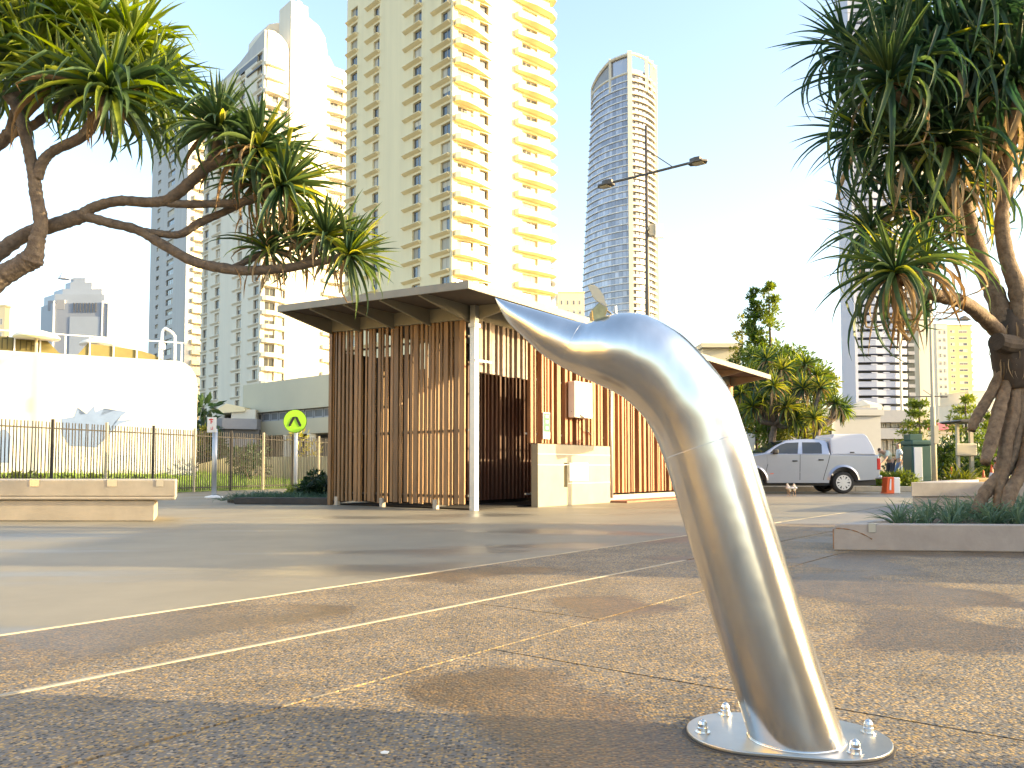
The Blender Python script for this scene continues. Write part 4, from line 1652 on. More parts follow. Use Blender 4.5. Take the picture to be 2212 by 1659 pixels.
for (a, za), (b, zb) in zip(top[:-1], top[1:]):
    m.tube([(a.x, a.y, za), (b.x, b.y, zb)], .75, 6)
    m.tube([(a.x, a.y, ztop - 1), (b.x, b.y, ztop - 1)], .6, 6)
build('crown_frame', m, 'slab_cream', gt, world=True)
m = MB()
for i in range(5):
    a, b = lT[i], lT[i + 1]
    m.face([(a.x, a.y + 1, ztop - 2), (b.x, b.y + 1, ztop - 2), (b.x, b.y + 1, hh(i + 1)), (a.x, a.y + 1, hh(i))])
build('crown_screen', m, 'podium_grey', gt, world=True)
m = MB()
for i in range(5, 8):
    a, b = lT[i], lT[i + 1]
    m.face([(a.x, a.y + 1, ztop - 2), (b.x, b.y + 1, ztop - 2), (b.x, b.y + 1, hh(i + 1)), (a.x, a.y + 1, hh(i))])
pts = [lT[-1]] + rT
for i in range(7):
    a, b = pts[i], pts[i + 1]
    m.face([(a.x, a.y + 1, ztop - 3), (b.x, b.y + 1, ztop - 3), (b.x, b.y + 1, ztop + 1.5), (a.x, a.y + 1, ztop + 1.5)])
build('crown_glass', m, 'glass_blue_c', gt, world=True)

# --- dark curved tower just behind the cream one
ct = empty('curved_tower', (px(1190, 900, 210).x, 210, 0), 0, 'grey tower with curved balcony fins peeping out behind the cream tower', 'building')
x1 = px(1201, 700, 210).x
mm = MB()
mm.lathe([(9.0, 0), (9.0, 0.9), (8.2, 0.9), (8.2, 0.0)], (0, 0, 0), 28)
me = mm.mesh('balcony', 'podium_grey', True)
mm = MB()
mm.lathe([(8.0, 0), (8.0, 3.2)], (0, 0, 0), 28)
me2 = mm.mesh('window_band', 'win_glass', True)
for k in range(21):
    z = 3.2 * k
    if z < 57:
        put('balcony', me, ct, (x1 - 9 - px(1190, 900, 210).x, 0, z))
        put('window_band', me2, ct, (x1 - 9 - px(1190, 900, 210).x, 0, z))


# --- simple blocks with window grids facing the camera
def block(name, label, cat, u0, u1, vt, Y, depth, mt, grid=None, fm='win_frame_white', zb=0.0, extra=None, group=None, rot=0.0):
    a, b = px(u0, vt, Y), px(u1, vt, Y)
    root = empty(name, (a.x, Y, zb), rot, label, cat, group)
    W, Hh = (b.x - a.x), a.z - zb
    m = MB()
    m.box(0, W, 0, depth, 0, Hh)
    build('wall', m, mt, root)
    m = MB()
    m.box(-.15, W + .15, -.15, depth + .15, Hh + .002, Hh + .35)
    build('parapet', m, mt, root)
    if grid:
        for (x0, x1, nx, z0, z1, nz, wf, hf) in grid:
            sx, sz = (x1 - x0) * W / nx, (z1 - z0) * Hh / nz
            ms = [window_mesh(sx * wf, sz * hf, q, fm) for q in (0, 1, 2)]
            for i in range(nx):
                for k in range(nz):
                    put('window', random.choice(ms), root, (x0 * W + sx * (i + .5 - wf / 2), -.06, z0 * Hh + sz * (k + .5 - hf / 2)))
    return root


block('apartment_building', 'small cream apartment building between the two tallest towers', 'building', 1205, 1262, 632, 250, 12, 'tower_cream', [(.05, .95, 4, .55, .97, 8, .5, .5)])
block('apartment_building', 'cream building cut off by the left edge of the photo above the white wall', 'building', -80, 11, 662, 150, 1.5, 'tower_cream', [(.6, .98, 3, .45, .95, 6, .5, .45)])
bh = block('house', 'beige house with a hipped roof behind the tall bushy tree', 'house', 1518, 1600, 752, 60, 9, 'podium_beige', [(.1, .9, 3, .3, .8, 2, .5, .5)])
a, b = px(1515, 752, 60), px(1603, 752, 60)
m = MB()
Wd = b.x - a.x
m.face([(a.x, 59.5, a.z), (b.x, 59.5, a.z), (b.x - Wd * .3, 64, a.z + .9), (a.x + Wd * .3, 64, a.z + .9)])
m.face([(b.x, 59.5, a.z), (b.x, 69.5, a.z), (b.x - Wd * .3, 64, a.z + .9)])
m.face([(a.x, 69.5, a.z), (a.x, 59.5, a.z), (a.x + Wd * .3, 64, a.z + .9)])
m.face([(b.x, 69.5, a.z), (a.x, 69.5, a.z), (a.x + Wd * .3, 64, a.z + .9), (b.x - Wd * .3, 64, a.z + .9)])
build('roof', m, 'kiosk_beige', bh, world=True)

# stepped blue grey tower, far left
st = empty('stepped_tower', (px(165, 900, 300).x, 300, 0), 0, 'pale blue stepped office tower with a spire above the white wall', 'building')
Y = 300


def octo(u0, u1, cut, Y0, depth):
    x0, x1 = px(u0, 900, Y0).x, px(u1, 900, Y0).x
    c = (x1 - x0) * cut
    return [(x0, Y0 + c), (x0 + c * 1.2, Y0), (x1 - c * .9, Y0), (x1, Y0 + c), (x1, Y0 + depth), (x0, Y0 + depth)]


zt = lambda v, Y0=300: px(165, v, Y0).z
m = MB()
m.prism(octo(58, 262, .2, 300, 14), 'z', 0, zt(655))
build('shaft', m, 'blue_tower', st, world=True)
m = MB()
m.prism(octo(66, 252, .2, 301, 12), 'z', zt(655), zt(634))
build('upper_floor', m, 'blue_tower_light', st, world=True)
m = MB()
m.prism(octo(92, 240, .2, 303, 9), 'z', zt(634), zt(620))
build('setback', m, 'blue_tower_light', st, world=True)
m = MB()
m.prism(octo(124, 206, .2, 305, 6), 'z', zt(620), zt(603))
m.prism(octo(140, 184, .2, 306, 4), 'z', zt(603), zt(592))
build('setback', m, 'blue_tower_light', st, world=True)
m = MB()
xs = px(160, 600, 315).x
m.lathe([(2.2, zt(592)), (1.0, zt(580)), (0.3, zt(570)), (0.08, zt(552))], (xs, 308, 0), 8)
build('spire', m, 'white_paint', st, world=True)
for u0, u1, v0, v1 in ((96, 112, 647, 668), (120, 138, 647, 668), (222, 232, 660, 682)):
    a, b = px(u0, v1, 299.5), px(u1, v0, 299.5)
    m = MB()
    m.box(a.x, b.x, {96: 301.6, 120: 299.93, 222: 300.6}[u0], 306, a.z, b.z)
    build('recess', m, 'podium_grey', st, world=True)
for i in range(8):
    u = 158 + i * 6.7
    a, b = px(u, 674, 299.7), px(u + 2.6, 654, 299.7)
    m = MB()
    m.box(a.x, b.x, 299.7, 302, a.z, b.z)
    build('slot_window', m, 'podium_dark', st, world=True)
m = MB()
a, b = px(148, 780, 299.8), px(216, 684, 299.8)
m.box(a.x, b.x, 299.8, 301, 0, b.z)
build('glass_front', m, 'blue_tower_light', st, world=True)
m = MB()
for u in (114, 219, 232):
    a, b = px(u, 780, 299.75), px(u + 1.2, 650, 299.75)
    m.box(a.x, b.x, 299.6, 301, 0, b.z)
build('pilaster', m, 'white_paint', st, world=True)

# white tower with long balconies behind the right pandanus
bt = empty('balcony_tower', (px(1826, 900, 290).x, 290, 0), 0, 'tall white balcony tower with dark gaps between its bands behind the right pandanus', 'building')
X = lambda u, Y0=290: px(u, 930, Y0).x
m = MB()
m.box(X(1857), X(1990), 293.5, 302, 0, 185)
build('core', m, 'recess_dark', bt, world=True)
m = MB()
m.box(X(1855.5) - .8, X(1856.5), 290, 302, 0, 187)
build('side_wall', m, 'balcony_blue', bt, world=True)
m = MB()
m.box(X(1990, 300), X(2022, 300), 300, 306, 0, 187)
build('side_wall', m, 'slab_cream', bt, world=True)
xa, xb = X(1857.5), X(1968)
poly = [(xa, 290.6), (xa + (xb - xa) * .35, 289.9), (xa + (xb - xa) * .7, 290.2), (xb, 291.6), (xb + .8, 293.4), (xa, 293.4)]
mm = MB()
mm.prism(poly, 'z', 0, 1.95)
xc0 = xa + (xb - xa) * .25
mm.box(xc0, xc0 + 2.2, 289.9, 290.4, 1.952, 2.3)
mm.box(xc0 + 4.2, xc0 + 6.5, 289.9, 290.4, 1.952, 2.3)
me = mm.mesh('balcony', 'balcony_blue')
mm = MB()
mm.box(xb + 1, X(1988), 292.5, 293.4, 0, 1.2)
me3 = mm.mesh('side_balcony', 'podium_grey')
for k in range(61):
    z = 6 + 2.95 * k
    if z < 184:
        put('balcony', me, bt, world=True).location.z = z
        put('side_balcony', me3, bt, world=True).location.z = z
mm = MB()
mm.tube([(X(1948), 289.7, 0), (X(1948), 289.7, 186)], .45, 8)
build('column', mm, 'slab_cream', bt, world=True)

yt = block('apartment_tower', 'yellow apartment block with rows of small windows right of the balcony tower', 'building', 2046, 2097, 703, 350, 20, 'yellow_tower', [(.08, .32, 1, .36, .98, 14, .8, .45), (.45, .85, 1, .36, .98, 14, .9, .45)])
mm = MB()
Wy = px(2097, 800, 350).x - px(2046, 800, 350).x
for k in range(14):
    mm.box(Wy + .01, Wy + 1.2, 1, 6, 24 + 2.9 * k, 24.9 + 2.9 * k)
build('side_balconies', mm, 'yellow_tower', yt)
block('apartment_tower', 'white apartment block joined to the left of the yellow one', 'building', 2022, 2045.5, 700, 346, 22, 'tower_white', [(.1, .95, 2, .28, .97, 13, .55, .5)])
block('apartment_building', 'pale terraced building at the right end of the skyline', 'building', 2104, 2230, 868, 240, 20, 'tower_white', [(.05, .9, 8, .3, .95, 3, .8, .4)])
block('apartment_building', 'pale stepped building beside the yellow block', 'building', 2092, 2132, 846, 300, 20, 'slab_cream', [(.1, .9, 3, .3, .9, 4, .6, .4)])
block('apartment_building', 'wide white building behind the prop roots of the right pandanus', 'building', 2160, 2420, 905, 180, 20, 'tower_white', [(.02, .95, 12, .2, .9, 3, .7, .45)])
# low buildings behind the ute
lwb = block('white_building', 'low bright white building behind the silver ute', 'building', 1640, 1902, 898, 48, 10, 'wall_white', None)
m = MB()
a, b = px(1742, 960, 47.9), px(1776, 905, 47.9)
put('window', window_mesh(b.x - a.x, b.z - a.z, 1, 'win_frame_white'), lwb, world=True).location = (a.x, 47.9, a.z)
a, b = px(1783, 960, 47.9), px(1800, 905, 47.9)
put('window', window_mesh(b.x - a.x, b.z - a.z, 0, 'win_frame_white', 0), lwb, world=True).location = (a.x, 47.9, a.z)
m = MB()
a, b = px(1700, 898, 49), px(1896, 884, 49)
m.box(a.x, b.x, 49, 55, a.z + .36, b.z + .1)
build('upper_storey', m, 'podium_grey', lwb, world=True)
cb = empty('corner_building', (px(1905, 900, 62).x, 62, 0), 0, 'grey two storey building with ribbon windows and a small roof pyramid', 'building')
Xc = lambda u: px(u, 900, 62).x
zc = lambda v: px(1950, v, 62).z
m = MB()
m.box(Xc(1898), Xc(2012), 62.6, 72, 0, zc(893))
build('core', m, 'kiosk_beige', cb, world=True)
for v0, v1 in ((912, 886), (948, 925)):
    m = MB()
    m.prism([(Xc(1898), 62), (Xc(1975), 62), (Xc(2000), 63), (Xc(2014), 65.5), (Xc(2014), 72.2), (Xc(1898), 72.2)], 'z', zc(v0), zc(v1))
    build('band', m, 'podium_grey', cb, world=True)
for i, (u0, u1) in enumerate(((1904, 1911), (1914, 1921), (1925, 1934), (1935, 1944), (1945, 1953), (1962, 1970), (1974, 1984), (1986, 1996))):
    a, b = px(u0, 923.5, 62.5), px(u1, 913, 62.5)
    put('window', window_mesh(b.x - a.x, b.z - a.z, i % 3, 'win_frame', 0), cb, world=True).location = (a.x, 62.45, a.z)
for i, (u0, u1) in enumerate(((1904, 1912), (1918, 1926), (1930, 1942), (1948, 1958), (1968, 1980), (1986, 1998))):
    a, b = px(u0, 985, 62.5), px(u1, 950, 62.5)
    put('window', window_mesh(b.x - a.x, b.z - a.z, (i + 1) % 3, 'win_frame', 0), cb, world=True).location = (a.x, 62.45, a.z)
m = MB()
c0, c1 = Vector((Xc(1905), 64, zc(872))), Vector((Xc(1932), 69, zc(872)))
m.box(c0.x, c1.x, 64, 69, zc(886), zc(870))
apx = ((c0.x + c1.x) / 2, 66.5, zc(853))
zq = zc(869.5)
for a, b in (((c0.x, 64), (c1.x, 64)), ((c1.x, 64), (c1.x, 69)), ((c1.x, 69), (c0.x, 69)), ((c0.x, 69), (c0.x, 64))):
    m.face([(a[0], a[1], zq), (b[0], b[1], zq), apx])
m.box(Xc(1934), Xc(1950), 64, 69, zc(886), zc(874))
build('roof_pyramid', m, 'tower_white', cb, world=True)
rh = block('house', 'small white house with a red roof right of the lamp post', 'house', 2025, 2092, 938, 70, 8, 'tower_white', [(.1, .9, 4, .3, .8, 1, .6, .7)])
a, b = px(2022, 938, 70), px(2094, 938, 70)
m = MB()
m.prism([(69.5, a.z + .36), (78.5, a.z + .36), (74, a.z + 1.2)], 'x', a.x, b.x)
build('roof', m, 'red_roof', rh, world=True)

# ------------------------------------------------------------------ white walled building with parasols, left
wp = px(425, 900, 40)
WA = Vector((wp.x - 0.75, 39.4, 0))            # where the rounded end begins
wdir = Vector((7, 4, 0)).normalized()
wnor = Vector((wdir.y, -wdir.x, 0))
wb = empty('white_building', WA, math.atan2(wdir.y, wdir.x), 'long blank white building with a rounded end and a blue mural', 'building')
zw = onplane(385, 779, WA, wnor).z
Lw = 32
m = MB()
prof = [(-Lw, 0), (.95, 0), (.95, zw - 1.1), (.86, zw - .66), (.66, zw - .32), (.38, zw - .1), (.05, zw), (-Lw, zw)]
m.prism(prof, 'y', 0.0, 9)
build('wall', m, 'wall_white', wb, bevel=0.12)
m = MB()
mu = [(167, 880), (173, 896), (187, 894), (203, 877), (206, 890), (225, 882), (217, 898), (250, 886), (275, 889), (262, 899), (250, 909), (290, 906), (256, 917), (238, 938), (217, 957), (208, 967), (150, 963), (133, 936), (133, 905), (160, 900)]
pts = [onplane(u, v, WA - wnor * -0.012, wnor) for u, v in mu]
pts2 = [p_ - wnor * .01 for p_ in pts]
m.v = [tuple(p_) for p_ in pts] + [tuple(p_) for p_ in pts2]
m.f = [tuple(range(len(pts)))]
m.mi = [0]
bm = bmesh.new()
vs = [bm.verts.new(p_) for p_ in pts]
bm.faces.new(vs)
bmesh.ops.triangulate(bm, faces=bm.faces)
me = bpy.data.meshes.new('mural')
bm.to_mesh(me)
bm.free()
me.materials.append(MATS['mural_blue'])
put('mural', me, wb, world=True)
m = MB()
for u0, u1, v0, v1 in ((-30, 24, 935, 1000), ):
    q = [onplane(u, v, WA + wnor * 0.012, wnor) for u, v in ((u0, v0), (u1 * .5, v0 - 8), (u1, v0 + 6), (u1 - 4, v1), (u0, v1))]
    m.face(q)
build('mural', m, 'mural_blue', wb, world=True)
# roof terrace: frieze, balustrade, parasols
m = MB()
m.prism([(-Lw, zw + .02), (-4.7, zw + .02), (-5.0, zw + .2), (-5.5, zw + .75), (-Lw, zw + .9)], 'y', 1.2, 1.3)
m.prism([(-4.3, zw + .02), (-.3, zw + .02), (-.9, zw + .35), (-1.4, zw + .5), (-2.4, zw + .62), (-3.8, zw + .7)], 'y', 1.2, 1.3)
build('frieze', m, 'frieze', wb)
m = MB()
rg = random.Random(4)
x = -9.0
while x < -5.75:
    hh_ = rg.uniform(.42, .6)
    m.box(x, x + .05, 1.175, 1.195, zw + .2, zw + .2 + hh_)
    if rg.random() < .6:
        m.box(x + .051, x + .2, 1.175, 1.195, zw + .2 + hh_ - .06, zw + .2 + hh_)
    if rg.random() < .4:
        m.box(x + .051, x + .18, 1.175, 1.195, zw + .2 + hh_ * .45, zw + .26 + hh_ * .45)
    x += rg.uniform(.19, .30)
build('frieze_strokes', m, 'frieze_mark', wb)
m = MB()
for k in range(31):
    x = -30 + k * 1.01
    m.box(x, x + .06, 1.08, 1.14, zw - .05, zw + 1.0)
m.box(-30, .4, 1.08, 1.14, zw + 1.002, zw + 1.05)
build('balustrade', m, 'white_paint', wb)


def parasol(u, v, Y, r, label):
    p0 = px(u, v, Y)
    root = empty('parasol', (p0.x, Y, zw), 0, label, 'parasol', 'parasols on the roof terrace')
    m = MB()
    m.tube([(p0.x, Y, zw - .1), (p0.x, Y, p0.z)], .07, 8)
    build('pole', m, 'kiosk_beige', root, world=True)
    m = MB()
    m.lathe([(r, -.05), (r, .03), (r * .82, .16), (r * .35, .30), (.02, .34), (.02, .28), (r * .8, .05)], (p0.x, Y, p0.z), 20)
    build('canopy', m, 'parasol', root, world=True, smooth=True)


parasol(79, 729, 37, .95, 'larger pale parasol nearer the left edge above the white wall')
parasol(216, 745, 40, .92, 'smaller pale parasol above the middle of the white wall')
sa = empty('steel_arch', (px(360, 780, 41).x, 41, zw), 0, 'bent metal frame standing on the roof terrace of the white building', 'frame')
m = MB()
m.tube(catmull([px(349, 780, 41), px(349, 735, 41), px(352, 714, 41), px(360, 711, 41), px(375, 722, 41), px(378, 735, 41), px(377, 782, 41)], 5), .07, 8)
build('frame', m, 'white_paint', sa, world=True, smooth=True)
m = MB()
a = px(345, 755, 40.9)
m.box(a.x, a.x + .25, 40.8, 40.95, a.z, a.z + .3)
build('switch_box', m, 'white_paint', sa, world=True)

# ------------------------------------------------------------------ podium buildings behind the fence
pg = empty('podium_building', (px(430, 900, 58).x, 58, 0), 0, 'grey curved podium with a dark window band below the white tower', 'building')
Xp = lambda u, Y0=58: px(u, 930, Y0).x
zp = lambda v, Y0=58: px(500, v, Y0).z
for v0, v1, mt, dy in ((1020, 965, 'podium_dark', .6), (964.9, 947, 'podium_grey', 0), (946.9, 926, 'podium_dark', .5), (925.9, 903, 'podium_grey', .0)):
    m = MB()
    m.prism([(Xp(395), 60.5 + dy), (Xp(430), 58.5 + dy), (Xp(480), 58 + dy), (Xp(545), 59 + dy), (Xp(545), 70), (Xp(395), 70)], 'z', max(0, zp(v0)), zp(v1))
    build('band' if mt == 'podium_grey' else 'window_band', m, mt, pg, world=True)
m = MB()
m.box(Xp(478), Xp(532), 60, 66, zp(903), zp(880))
m.box(Xp(400), Xp(452), 61, 66, zp(903), zp(885))
build('roof_room', m, 'tower_white', pg, world=True)
m = MB()
a, b, c_ = px(470, 884, 59.9), px(490, 872, 59.9), px(530, 880, 59.9)
m.prism([(a.x, a.z), (b.x, b.z), (c_.x, c_.z), (c_.x, c_.z - .3), (a.x, a.z - .3)], 'y', 59.8, 66)
build('shade_sail', m, 'tower_cream', pg, world=True)
pbb = empty('podium_building', (px(530, 900, 60).x, 60, 0), 0, 'beige curved podium with dark ribbon windows behind the crossing sign', 'building')
A_, B_ = Vector((px(530, 930, 62).x, 62, 0)), Vector((px(760, 930, 53).x, 53, 0))
dpb = (B_ - A_).normalized()
npb = Vector((dpb.y, -dpb.x, 0))


def pstrip(v0a, v0b, v1a, v1b, off, mt, nm):
    """band along the podium front: bottom/top heights at both ends"""
    za0, zb0 = onplane(530, v0a, A_, npb).z, onplane(720, v0b, A_, npb).z
    za1, zb1 = onplane(530, v1a, A_, npb).z, onplane(720, v1b, A_, npb).z
    z0_, z1_ = max(0.0, (za0 + zb0) / 2), (za1 + zb1) / 2
    L_ = (B_ - A_).length
    m = MB()
    q0, q1 = A_ + npb * off, B_ + npb * off
    r0_, r1_ = A_ - npb * 6, B_ - npb * 6
    m.prism([(q0.x, q0.y), (q1.x, q1.y), (r1_.x, r1_.y), (r0_.x, r0_.y)], 'z', z0_, z1_)
    build(nm, m, mt, pbb, world=True)
    return z0_, z1_


pstrip(893, 880, 835, 806, 0.25, 'podium_beige', 'upper_band')
w0, w1 = pstrip(912, 903, 893.3, 880.3, -.1, 'podium_dark', 'window_recess')
L_ = (B_ - A_).length
for k in range(12):
    a = A_ + dpb * (L_ * (k + .06) / 12) - npb * .08
    put('window', window_mesh(L_ / 12 * .9, w1 - w0 - .06, 0 if k % 3 else 1, 'podium_grey', 0), pbb, world=True).matrix_basis = Matrix.Translation((a.x, a.y, w0 + .03)) @ Matrix.Rotation(math.atan2(dpb.y, dpb.x), 4, 'Z')
l0_, l1_ = pstrip(948, 930, 912.3, 903.3, .3, 'podium_beige', 'lower_band')
g0, g1 = pstrip(1030, 1030, 948.3, 930.3, -1.6, 'podium_dark', 'shop_recess')
for k in range(9):
    if k == 5:
        continue
    a = A_ + dpb * (L_ * (k + .05) / 9) - npb * 1.5
    put('shop_window', window_mesh(L_ / 9 * .92, g1 - .2, 1 if k % 4 == 2 else 0, 'podium_grey', 0), pbb, world=True).matrix_basis = Matrix.Translation((a.x, a.y, .1)) @ Matrix.Rotation(math.atan2(dpb.y, dpb.x), 4, 'Z')
for k in (0, 4, 6, 8):
    a = A_ + dpb * (L_ * k / 9)
    m = MB()
    m.box(a.x - .3, a.x + .3, a.y - .3, a.y + .3, 0, g1)
    build('column', m, 'tower_white', pbb, world=True)
#PART5
# ------------------------------------------------------------------ lawn, fence, signs
FA, FB = Vector((-14.9, 20.6, 0)), Vector((-8.0, 38.7, 0))
fd = (FB - FA).normalized()
fn = Vector((-fd.y, fd.x, 0))          # away from the camera side, up the lawn
FLen = (FB - FA).length
m = MB()
nu, nv = 30, 12
for i in range(nu + 1):
    for j in range(nv + 1):
        q = FA - fd * 6 + fd * (FLen + 10) * i / nu + fn * (0.12 + 16 * j / nv)
        z = 0.012 + min(1, j / 7) * 0.62 + 0.04 * math.sin(i * 1.7 + j) * min(1, j / 2)
        m.v.append((q.x, q.y, z))
for i in range(nu):
    for j in range(nv):
        a = i * (nv + 1) + j
        m.f.append((a, a + nv + 1, a + nv + 2, a + 1))
        m.mi.append(0)
build('lawn', m, 'lawn', kind='structure', smooth=True)
leaf_set('blade', 0.22, 0.014, [0.2, 0.5, 0.9, 1.3], 1.4, 3, mats=('leaf_a',))
rg = random.Random(33)
it = []
for k in range(5200):
    s_, t_ = rg.uniform(2, FLen + 2), rg.random() ** 1.6 * 9
    q = FA + fd * s_ + fn * (0.14 + t_)
    z = 0.012 + min(1, t_ / 9.3) * .62
    sc = rg.uniform(.6, 1.5)
    it.append((Matrix.Translation((q.x, q.y, z)) @ Matrix.Rotation(rg.uniform(0, 6.28), 4, 'Z') @ Matrix.Rotation(-rg.uniform(.7, 1.5), 4, 'Y') @ Matrix.Diagonal((sc, sc * 1.4, sc, 1)), rg.choice(LV['blade']['leaf_a'])))
tag(joined('lawn_grass', it, 'grass_blade'), 'short sunlit grass behind the railing fence', 'grass')

fe = empty('railing_fence', FA, 0, 'tall dark railing fence with timber coloured posts in front of the lawn', 'fence')
FH = 2.22
mm = MB()
mm.tube([(0, 0, .06), (0, 0, FH)], .018, 6)
bar = mm.mesh('bar', 'fence_bar')
mm = MB()
mm.box(-.035, .035, -.035, .035, 0, FH + .08)
pst = mm.mesh('post', 'fence_post')
mm = MB()
mm.box(-.035, .035, -.035, .035, 0, FH + .08)
pst2 = mm.mesh('post', 'fence_bar')
nb = 170
for k in range(nb):
    q = FA + fd * (FLen * k / (nb - 1))
    if k % 17 == 0:
        put('post', pst if (k // 17) % 2 else pst2, fe, (q - FA))
    else:
        o = put('bar', bar, fe, (q - FA), (random.uniform(-.008, .008), random.uniform(-.008, .008), 0))
m = MB()
for z in (.16, FH - .19):
    m.tube([FA + Vector((0, 0, z)), FB + Vector((0, 0, z))], .02, 6)
    build('rail', m, 'fence_bar', fe, world=True)
    m = MB()
# low pale plank wall across the lawn's far side
lwl = empty('retaining_wall', px(440, 1000, 46), 0, 'low pale timber retaining wall at the far side of the lawn', 'wall')
a, b = px(428, 1000, 45), px(770, 1000, 40)
dq = (b - a)
dq.z = 0
for k in range(46):
    q = a + dq * (k / 46)
    m = MB()
    m.box(0, dq.length / 46 - .03, 0, .06, .3, 1.45 - .35 * max(0, 1 - k / 9))
    put('board', m.mesh('board', 'podium_beige'), lwl, world=True).matrix_basis = Matrix.Translation((q.x, q.y, 0)) @ Matrix.Rotation(math.atan2(dq.y, dq.x), 4, 'Z')

# pedestrian crossing sign
cs = gp(642, 1067)
cs = empty('crossing_sign', (cs.x, 28.0, 0), 0, 'round lime yellow pedestrian crossing sign with two black legs on a white pole', 'road sign')
p0 = px(638, 910, 28)
m = MB()
m.tube([(p0.x + .02, 28.05, 0), (p0.x + .02, 28.05, p0.z)], .062, 12)
build('pole', m, 'white_paint', cs, world=True, smooth=True)
m = MB()
m.lathe([(.385, -.012), (.385, .012)], (p0.x, 27.97, p0.z), 40, axis='y')
dsc = build('disc', m, 'sign_lime', cs, world=True)
m = MB()
m.lathe([(.388, -.005), (.40, -.013), (.40, .014), (.388, .012)], (p0.x, 27.97, p0.z), 40, axis='y')
build('rim', m, 'sign_black', dsc, world=True)
m = MB()
for sgn in (-1, 1):
    pts = [(sgn * .035, .155), (sgn * .005, .155), (sgn * .005, .12), (sgn * .14, -.16), (sgn * .20, -.18), (sgn * .215, -.12), (sgn * .085, .14)]
    m.prism([(p0.x + x, p0.z + z) for x, z in pts], 'y', 27.945, 27.957)
build('leg_symbol', m, 'sign_black', dsc, world=True)

ps = gp(462, 1075)
pk = empty('parking_sign', (ps.x, ps.y, 0), 0, 'small white parking notice with red lettering on a grey pole', 'sign')
m = MB()
m.tube([(ps.x, ps.y, 0), (ps.x, ps.y, 2.0)], .075, 12)
build('pole', m, 'galv', pk, world=True, smooth=True)
m = MB()
m.lathe([(.26, 0), (.25, .035), (.12, .06), (.06, .08)], (ps.x, ps.y, 0), 20)
build('base', m, 'white_paint', pk, world=True)
a, b = px(447.5, 934, ps.y - .09), px(467.5, 901, ps.y - .09)
m = MB()
m.box(a.x, b.x, ps.y - .10, ps.y - .08, a.z, b.z)
bd = build('board', m, 'white_paint', pk, world=True)
m = MB()
w, h = b.x - a.x, b.z - a.z
f = lambda x0, x1, z0, z1: m.box(a.x + w * x0, a.x + w * x1, ps.y - .108, ps.y - .101, a.z + h * z0, a.z + h * z1)
f(.38, .48, .56, .90)
f(.20, .37, .80, .87)
f(.49, .66, .80, .87)
f(.49, .62, .66, .72)
f(.42, .66, .18, .22)
f(.42, .46, .225, .34)
f(.60, .66, .225, .38)
build('lettering', m, 'sign_red', bd, world=True)

# kerbed garden bed in front of the crossing sign
gb = empty('garden_bed', (-6, 21, 0), 0, 'kerbed garden bed with a dark edge and low plants beside the slatted block', 'garden bed')
a, b = gp(505, 1089), gp(712, 1089)
b.y = a.y
m = MB()
m.prism([(a.x, a.y), (b.x + .05, a.y - .3), (b.x + .05, a.y - .1), (a.x + .1, a.y + .2)], 'z', 0, .16)
build('edge', m, 'kerb_dark', gb, world=True, bevel=.02)
m = MB()
m.prism([(a.x + .1, a.y + .21), (b.x + .05, a.y - .09), (b.x + .2, a.y + 7.5), (a.x - .6, a.y + 7.5), (a.x - .5, a.y + 1)], 'z', 0, .07)
build('soil', m, 'soil', gb, world=True)
it = []
rg = random.Random(12)
for k in range(150):
    x, y = rg.uniform(a.x - .4, b.x - .1), a.y + rg.uniform(.25, 2.4)
    for j in range(14):
        s_ = rg.uniform(.35, .8)
        it.append((Matrix.Translation((x, y, .06)) @ Matrix.Rotation(rg.uniform(0, 6.28), 4, 'Z') @ Matrix.Rotation(-rg.uniform(.3, 1.3), 4, 'Y') @ Matrix.Diagonal((s_, s_, s_, 1)), rg.choice(LV['strap']['leaf_a'])))
tag(joined('ground_cover', it, 'foliage_blue'), 'pale ground cover growing in the kerbed garden bed', 'ground cover')


# ------------------------------------------------------------------ leafy plants
def leaf_cloud(mt, clumps, per, size, rg, name='crown', parent=None, world=True, kind=None, flat=0.0, aspect=1.8):
    """clumps: (x,y,z,r); many small two-triangle leaves spread through each clump"""
    V, F = [], []
    for (x, y, z, r) in clumps:
        for k in range(int(per)):
            d = Vector((rg.gauss(0, 1), rg.gauss(0, 1), rg.gauss(0, 1)))
            d.normalize()
            p_ = Vector((x, y, z)) + Vector((d.x, d.y, d.z * .85)) * r * (rg.random() ** .45)
            s_ = size * rg.uniform(.6, 1.3)
            ax = (d + Vector((rg.uniform(-.8, .8), rg.uniform(-.8, .8), rg.uniform(-.5, .9)))).normalized()
            sd = ax.cross(Vector((rg.uniform(-1, 1), rg.uniform(-1, 1), rg.uniform(-1, 1)))).normalized()
            i = len(V)
            V += [tuple(p_), tuple(p_ + ax * s_ * .5 * aspect + sd * s_ * .3), tuple(p_ + ax * s_ * aspect), tuple(p_ + ax * s_ * .5 * aspect - sd * s_ * .3)]
            F.append((i, i + 1, i + 2, i + 3))
    me = bpy.data.meshes.new(name)
    me.from_pydata(V, [], F)
    me.materials.append(MATS[mt])
    return put(name, me, parent, world=world, kind=kind)


